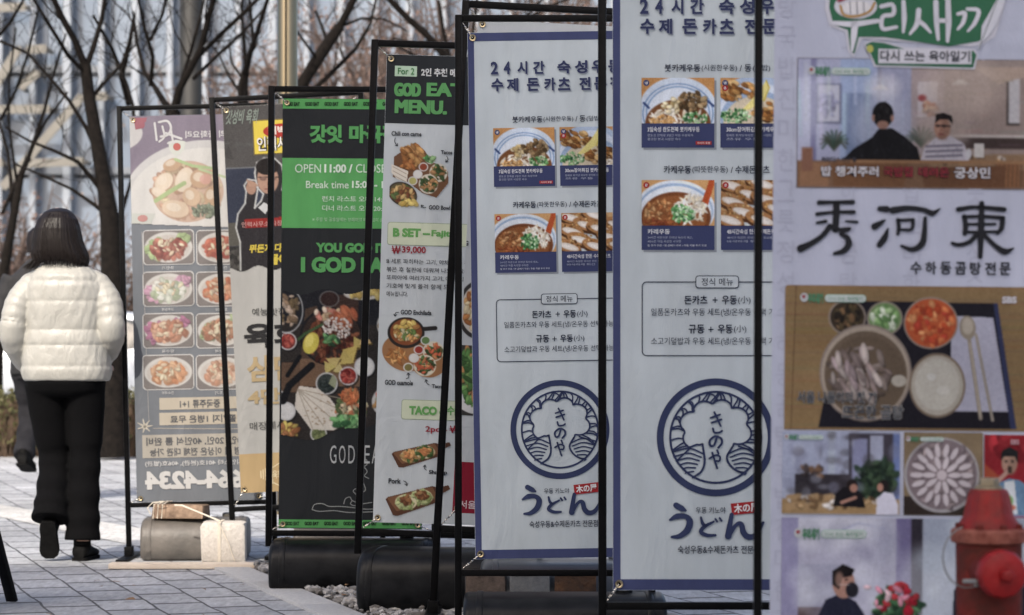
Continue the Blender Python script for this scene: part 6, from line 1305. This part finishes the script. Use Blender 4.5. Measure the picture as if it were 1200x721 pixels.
# ------------------------------------------------------------------ people
def ring_h(cx, cy, z, rx, ry, n=56, p=2.4, mod=None):
    o = []
    for k in range(n):
        a = k * 2 * math.pi / n; c, s = math.cos(a), math.sin(a)
        x = rx * math.copysign(abs(c) ** (2 / p), c); y = ry * math.copysign(abs(s) ** (2 / p), s)
        m_ = mod(a, z) if mod else 1
        o.append((cx + x * m_, cy + y * m_, z))
    return o
def interp(tab, z):
    for a, b in zip(tab[:-1], tab[1:]):
        if a[0] <= z <= b[0]:
            t = (z - a[0]) / (b[0] - a[0]); t = t * t * (3 - 2 * t) * .5 + t * .5
            return [a[i] + (b[i] - a[i]) * t for i in range(len(a))]
    return list(tab[0] if z < tab[0][0] else tab[-1])
def curve_pts(ctrl, rad, n=30):
    """smooth path through joints with a radius at each joint"""
    P = [Vector(p) for p in ctrl]; Q = [2 * P[0] - P[1]] + P + [2 * P[-1] - P[-2]]; Rr = [rad[0]] + list(rad) + [rad[-1]]
    o = []; r = []
    m = len(P) - 1
    for i in range(n + 1):
        u = i / n * m; k = min(int(u), m - 1); t = u - k
        a, b, c, d = Q[k], Q[k + 1], Q[k + 2], Q[k + 3]
        o.append(.5 * (2 * b + (c - a) * t + (2 * a - 5 * b + 4 * c - d) * t * t + (3 * b - a - 3 * c + d) * t ** 3))
        r.append(Rr[k + 1] * (1 - t) + Rr[k + 2] * t)
    return o, r
def body_mesh(t, J):
    """one continuous figure: trunk, neck, head with a face, arms, five-fingered hands, legs"""
    m = MB(); X, Yv = J['hip']
    m.loft([ring_h(*q[1:3], q[0], *q[3:5], n=28) for q in J['trunk']])
    hx, hy, hz, hs = J['head']
    hd = []
    for z, rx, ry, cy in ((-.125, .03, .04, .02), (-.115, .045, .06, .02), (-.08, .058, .08, .01), (-.03, .068, .09, 0), (.03, .074, .096, -.005), (.08, .066, .086, -.01), (.108, .042, .058, -.01), (.12, .012, .02, -.01)):
        hd.append(ring_h(hx, hy + cy * hs, hz + z * hs, rx * hs, ry * hs, 28, 2.1))
    m.loft(hd)
    m.tube([(hx, hy - .01, hz - .19), (hx, hy - .005, hz - .06)], [.056, .052], 16)
    m.tube([(hx, hy + .088 * hs, hz + .01), (hx, hy + .112 * hs, hz - .03 * hs), (hx, hy + .088 * hs, hz - .036 * hs)], [.006, .013, .010], 8)      # nose
    m.tube([(hx - .022, hy + .084, hz - .062 * hs), (hx, hy + .094, hz - .06 * hs), (hx + .022, hy + .084, hz - .062 * hs)], [.004, .007, .004], 8)   # mouth
    for s in (-1, 1):
        m.tube([(hx + s * .030, hy + .080, hz + .012), (hx + s * .034, hy + .088, hz + .012)], [.013, .009], 8)                                          # eyes
        m.tube([(hx + s * .072 * hs, hy - .005, hz - .03), (hx + s * .080 * hs, hy - .012, hz), (hx + s * .074 * hs, hy - .005, hz + .028)], [.007, .013, .009], 8)  # ears
    for arm in J['arms']:
        o, r = curve_pts(arm, (.05, .042, .034, .025)[-len(arm):] if len(arm) == 4 else (.05, .042, .026), 18); m.tube(o, r, 14)
        w_ = Vector(arm[-1]); d = (w_ - Vector(arm[-2])).normalized(); side = d.cross(Vector((0, 1, 0)));
        if side.length < .1: side = Vector((1, 0, 0))
        side.normalize(); nrm = side.cross(d)
        pc = w_ + d * .045
        m.tube([w_ - d * .01, w_ + d * .03, w_ + d * .075, w_ + d * .088], [.024, .034, .036, .026], 14)
        for q, (off, ln) in enumerate(((-.027, .062), (-.009, .072), (.009, .067), (.026, .052))):
            b0 = w_ + d * .078 + side * off; m.tube([b0, b0 + d * ln * .45 + nrm * .006, b0 + d * ln * .8 + nrm * .020, b0 + d * ln + nrm * .034], [.0095, .009, .0082, .006], 8)
        b0 = w_ + d * .03 + side * .03; m.tube([b0, b0 + side * .022 + d * .022 + nrm * .01, b0 + side * .026 + d * .05 + nrm * .018], [.012, .0105, .008], 8)
    for lg in J['legs']:
        o, r = curve_pts(lg, (.078, .052, .034), 18); m.tube(o, r, 16)
        a = Vector(lg[-1])
    return m.build('body', M['skin'], t, remesh=.0085, smooth_it=3)
def shoe(t, heel, toe, up, m, wd=.046, hi=.075, ankle=.05, name='shoe'):
    """heel and toe on the sole, up = direction away from the sole"""
    h, e, u = Vector(heel), Vector(toe), Vector(up).normalized(); d = (e - h); L = d.length; d.normalize(); s = d.cross(u).normalized()
    rows = []; rows_s = []
    for q, ww, hh, b in ((0.0, .55, .55, 0), (.05, .78, .85, 0), (.2, .84, 1.0, 0), (.38, .82, .95, 0), (.55, .90, .72, 0), (.75, 1.0, .56, 0), (.9, .86, .46, 0), (.985, .5, .34, 0), (1.0, .3, .22, 0)):
        c = h + d * (L * q); n = 18; rg = []
        for k in range(n):
            a = k * 2 * math.pi / n; x = math.cos(a); z = math.sin(a)
            rg.append(c + s * (wd * ww * math.copysign(abs(x) ** .8, x)) + u * (.012 + hi * hh * .5 * (1 + math.copysign(abs(z) ** .75, z))))
        rows.append(rg)
    mb = MB().loft(rows); mb.tube([h + d * .055 + u * .05, h + d * .05 + u * .12], [ankle * .85, ankle * .8], 16)
    o = mb.build(name, m, t, sm=60)
    so2 = MB()
    for rr, uu in ((1.05, 0.0), (1.06, .016)):
        rg = []
        for q, ww in ((0, .5), (.04, .75), (.2, .84), (.4, .80), (.6, .92), (.78, 1.0), (.92, .84), (1.0, .42)): rg.append(h + d * (L * q) + s * wd * ww * rr + u * uu)
        for q, ww in ((1.0, .42), (.92, .84), (.78, 1.0), (.6, .92), (.4, .80), (.2, .84), (.04, .75), (0, .5)): rg.append(h + d * (L * q) - s * wd * ww * rr + u * uu)
        rows_s.append(rg)
    so2.loft(rows_s); so2.build('sole', M['sole'], o)
    return o

def woman():
    Y = 12.08; k = F / Y; x = (76 - 600) / k
    t = thing('person', 'woman seen from behind walking in a cream puffer jacket and black flared trousers', 'person', (x, Y, 0))
    body_mesh(t, dict(hip=(0, 0), trunk=[(.80, 0, 0, .13, .095), (.88, 0, 0, .145, .10), (1.0, 0, 0, .125, .085), (1.15, 0, 0, .13, .09), (1.28, 0, 0, .145, .085), (1.345, 0, 0, .11, .065), (1.42, -.01, 0, .055, .055)],
                      head=(-.035, .02, 1.545, .98), arms=[[(-.125, 0, 1.30), (-.228, -.035, 1.10), (-.16, .15, .93)], [(.13, 0, 1.30), (.222, -.035, 1.10), (.155, .16, .95)]],
                      legs=[[(-.08, 0, .84), (-.055, .06, .47), (-.062, -.07, .21)], [(.085, 0, .84), (.093, .02, .46), (.09, -.02, .09)]]))
    # jacket: quilted tubes between seams
    seams = [.845, .915, 1.015, 1.085, 1.222, 1.315, 1.385, 1.425]
    def puff(z):
        for a, b in zip(seams[:-1], seams[1:]):
            if a <= z <= b:
                u = (z - a) / (b - a); return (4 * u * (1 - u)) ** .28 
        return 0
    tab = [(.845, .012, 0, .198, .135), (.90, .010, 0, .206, .142), (1.0, .006, 0, .192, .132), (1.10, .004, 0, .182, .125), (1.20, .004, 0, .185, .125), (1.29, .004, .0, .180, .120), (1.335, .002, 0, .158, .110), (1.375, -.002, .005, .125, .092), (1.405, -.01, .01, .075, .074), (1.425, -.014, .012, .066, .066)]
    m = MB(); rings = []
    N = 96
    for i in range(N + 1):
        z = .845 + (1.425 - .845) * i / N; _, cx, cy, rx, ry = interp(tab, z); pf = puff(z) * .010 - .003 * min(1, (1.46 - z) / .12)
        def md(a, zz): return 1 + .006 * math.sin(a * 11 + zz * 31) + .005 * math.sin(a * 23 - zz * 57) + (.030 * noise.noise((math.cos(a) * 2.6, math.sin(a) * 2.6, zz * 11)) + .012 * noise.noise((math.cos(a) * 7, math.sin(a) * 7, zz * 22))) + .0 * noise.noise((math.cos(a) * 2.2, math.sin(a) * 2.2, zz * 7))
        rings.append(ring_h(cx, cy, z + .006 * 0, rx + pf, ry + pf, 120, 2.5, md))
    m.loft(rings)
    for ctrl, rad in (([(-.085, .005, 1.338), (-.160, -.004, 1.288), (-.212, -.025, 1.20), (-.236, -.045, 1.08), (-.215, .03, .975), (-.158, .135, .895)], (.045, .063, .066, .063, .059, .05)),
                      ([(.085, .005, 1.338), (.160, -.004, 1.288), (.208, -.025, 1.20), (.226, -.045, 1.09), (.205, .03, 1.01), (.150, .135, .955)], (.045, .063, .066, .063, .058, .05))):
        o, r = curve_pts(ctrl, rad, 90); rr = []
        for i, q in enumerate(r):
            u = (i / 90 * 3.6 + .15) % 1; rr.append(q - .002 + .005 * (4 * u * (1 - u)) ** .9 + .0012 * math.sin(i * .9))
        m.tube(o, rr, 48)
    m.build('puffer_jacket', M['jacket'], t, remesh=.0052, smooth_it=2)
    cl = MB(); cl.loft([ring_h(-.016, .014, z, rx, rx * 1.02, 40, 2.1) for z, rx in ((1.39, .066), (1.425, .064), (1.452, .062), (1.455, .056), (1.43, .052))]); cl.build('collar_lining', M['collar'], t, sm=60)
    # trousers
    tr = MB(); N = 40
    wa = [(.76, 0.006, 0, .13, .09), (.80, 0.006, 0, .176, .126), (.84, .006, 0, .188, .138), (.90, .006, 0, .175, .122), (.99, .006, 0, .145, .10)]
    tr.loft([ring_h(*interp(wa, .77 + .22 * i / 14)[1:3], .77 + .22 * i / 14, *interp(wa, .77 + .22 * i / 14)[3:5], n=60) for i in range(15)])
    for ctrl, rad in (([(-.092, -.005, .84), (-.072, .03, .64), (-.056, .055, .47), (-.056, -.005, .31), (-.058, -.058, .195)], (.098, .088, .074, .077, .088)),
                      ([(.095, 0, .84), (.095, .02, .64), (.094, .02, .46), (.090, 0, .26), (.088, -.012, .095)], (.098, .086, .071, .075, .084))):
        o, r = curve_pts(ctrl, rad, 70)
        r = [q + .0035 * math.sin(i * .55 + q * 90) * (1 if 25 < i < 66 else .3) for i, q in enumerate(r)]
        tr.tube(o, r, 40)
    tr.build('trousers', M['trouser'], t, remesh=.0075, smooth_it=3)
    shoe(t, (-.060, -.115, .185), (-.058, -.055, .012), (.0, 1, .32), M['shoe'], .044, .07, .046)
    shoe(t, (.078, -.055, .0), (.108, .165, .0), (0, 0, 1), M['shoe'], .046, .075, .05)
    # hair: a shoulder length bob with strands
    h = MB(); rows = []; n = 200
    prof = [(1.662, -.028, .01, .012, .012), (1.656, -.03, .005, .042, .046), (1.638, -.032, 0, .067, .078), (1.605, -.034, -.004, .091, .102), (1.56, -.035, -.008, .107, .112), (1.51, -.033, -.010, .115, .112), (1.47, -.028, -.012, .125, .108), (1.44, -.022, -.014, .133, .102), (1.42, -.018, -.016, .133, .094), (1.405, -.016, -.016, .126, .086)]
    prof = prof[::-1]; M_ = 46
    for i in range(M_ + 1):
        z = 1.41 + (1.662 - 1.41) * (i / M_) ** .8; _, cx, cy, rx, ry = interp(prof, z)
        def md(a, zz):
            tw = a + (1.66 - zz) * .5
            return 1 + .010 * math.sin(tw * 37) * math.sin(tw * 7.3) + .007 * math.sin(tw * 83 + 2) + .022 * noise.noise((math.cos(a) * 3, math.sin(a) * 3, zz * 3)) - (.10 * max(0, math.cos(a - math.pi / 2)) if zz < 1.6 else 0)
        rg = ring_h(cx, cy, z, rx, ry, n, 2.15, md)
        if z < 1.45:
            rg = [(px_ , py_, pz - .020 * max(0, math.cos(kk * 2 * math.pi / n)) ** 2 + .012 * math.sin(kk * .9) * (1.45 - z) / .045 + .008 * max(0, -math.sin(kk * 2 * math.pi / n))) for kk, (px_, py_, pz) in enumerate(rg)]
        rows.append(rg)
    h.loft(rows)
    rg_ = random.Random(4)
    for kk in range(420):                         # loose strands over the surface
        a = rg_.uniform(math.pi * .95, math.pi * 2.05); pts = []; rr = []
        z0h = rg_.uniform(1.50, 1.645); z1 = rg_.uniform(1.372, 1.424); tw = rg_.uniform(-.1, .1)
        for j in range(9):
            u = (j / 8) ** 1.5; z = z0h + (z1 - z0h) * u; _, cx, cy, rx, ry = interp(prof, max(z, 1.405)); f = 1.004 + rg_.uniform(0, .010) * u + .006 * math.sin(u * 5 + kk) * u
            pts.append((cx + rx * f * math.cos(a + tw * u), cy + ry * f * math.sin(a + tw * u), z)); rr.append((.0003, .0012, .0016, .0018, .0018, .0018, .0017, .0014, .0005)[j])
        h.tube(pts, rr, 4, False)
    for kk in range(46):                          # tips falling forward over the left shoulder
        x0 = rg_.uniform(-.125, -.085); pts = [(x0, -.03 + rg_.gauss(0, .02), 1.47), (x0 - .012, -.045 + rg_.gauss(0, .012), 1.425), (x0 - rg_.uniform(.02, .05), -.045 + rg_.gauss(0, .014), 1.395), (x0 - rg_.uniform(.04, .085), -.03 + rg_.gauss(0, .014), 1.372 + rg_.gauss(0, .008))]
        h.tube(pts, [.004, .0034, .0024, .001], 5)
    h.build('hair', M['hair'], t, sm=70)
    return t
woman()
def man():
    Y = 16.6; k = F / Y; x = (47 - 600) / k
    t = thing('person', 'man in a black jacket and charcoal trousers walking ahead, mostly hidden behind the woman', 'person', (x, Y, 0))
    body_mesh(t, dict(hip=(0, 0), trunk=[(.88, 0, 0, .14, .10), (.98, 0, 0, .15, .105), (1.1, 0, 0, .14, .10), (1.28, 0, 0, .17, .11), (1.42, 0, 0, .185, .105), (1.50, 0, 0, .13, .08), (1.56, 0, 0, .06, .06)],
                      head=(.0, .02, 1.66, 1.0), arms=[[(-.17, 0, 1.43), (-.25, -.04, 1.15), (-.13, .17, 1.0)], [(.17, 0, 1.43), (.25, -.06, 1.15), (.13, .17, 1.0)]],
                      legs=[[(-.09, 0, .90), (-.08, .10, .56), (-.065, -.20, .34)], [(.09, 0, .90), (.10, .10, .52), (.10, .10, .10)]]))
    m = MB(); tab = [(.83, 0, 0, .19, .135), (.95, 0, 0, .19, .135), (1.15, 0, 0, .185, .13), (1.35, 0, 0, .205, .135), (1.45, 0, 0, .20, .125), (1.52, 0, 0, .13, .095), (1.58, 0, .01, .07, .075)]
    m.loft([ring_h(*interp(tab, .83 + .75 * i / 40)[1:3], .83 + .75 * i / 40, *interp(tab, .83 + .75 * i / 40)[3:5], n=64, mod=lambda a, z: 1 + .02 * noise.noise((math.cos(a) * 2, math.sin(a) * 2, z * 8))) for i in range(41)])
    for s in (-1, 1):
        o, r = curve_pts([(s * .17, 0, 1.455), (s * .235, -.02, 1.30), (s * .262, -.05, 1.15), (s * .15, .14, 1.02)], (.075, .075, .066, .055), 40); m.tube(o, [q + .003 * math.sin(i * .8) for i, q in enumerate(r)], 28)
    m.build('jacket', M['dark_jacket'], t, remesh=.01, smooth_it=2)
    tr = MB(); tr.loft([ring_h(0, 0, z, rx, ry, 48) for z, rx, ry in ((.80, .16, .12), (.88, .178, .135), (.98, .165, .12), (1.05, .15, .11))])
    for ctrl in ([(-.095, 0, .88), (-.08, .09, .57), (-.065, -.20, .31)], [(.095, 0, .88), (.10, .10, .52), (.10, .10, .08)]):
        o, r = curve_pts(ctrl, (.10, .075, .066), 40); tr.tube(o, [q + .004 * math.sin(i * .7) for i, q in enumerate(r)], 30)
    tr.build('trousers', M['dark_jean'], t, remesh=.01, smooth_it=2)
    shoe(t, (-.065, -.27, .255), (-.06, .0, .195), (0, .2, 1), M['shoe'], .05, .08, .05); shoe(t, (.10, .05, 0), (.11, .31, 0), (0, 0, 1), M['shoe'], .05, .08, .052)
    h = MB(); h.loft([ring_h(0, cy, z - .01, rx, ry, 64, 2.1, lambda a, zz: 1 + .02 * math.sin(a * 29)) for z, rx, ry, cy in ((1.625, .074, .066, -.035), (1.66, .083, .090, -.012), (1.71, .086, .100, .0), (1.76, .078, .092, .004), (1.79, .05, .06, .006), (1.80, .015, .02, .006))]); h.build('hair', M['hair'], t, sm=60)
    g = MB()
    for s in (-1, 1):
        g.tube([(s * .081, .0, 1.685), (s * .08, .12, 1.69)], .0022, 6)
        g.tube([(s * .036 + .028 * math.cos(q * .52), .125, 1.688 + .02 * math.sin(q * .52)) for q in range(13)], .002, 5)
    g.build('glasses', M['frame'], t)
man()

bpy.data.objects.remove(_tobj)
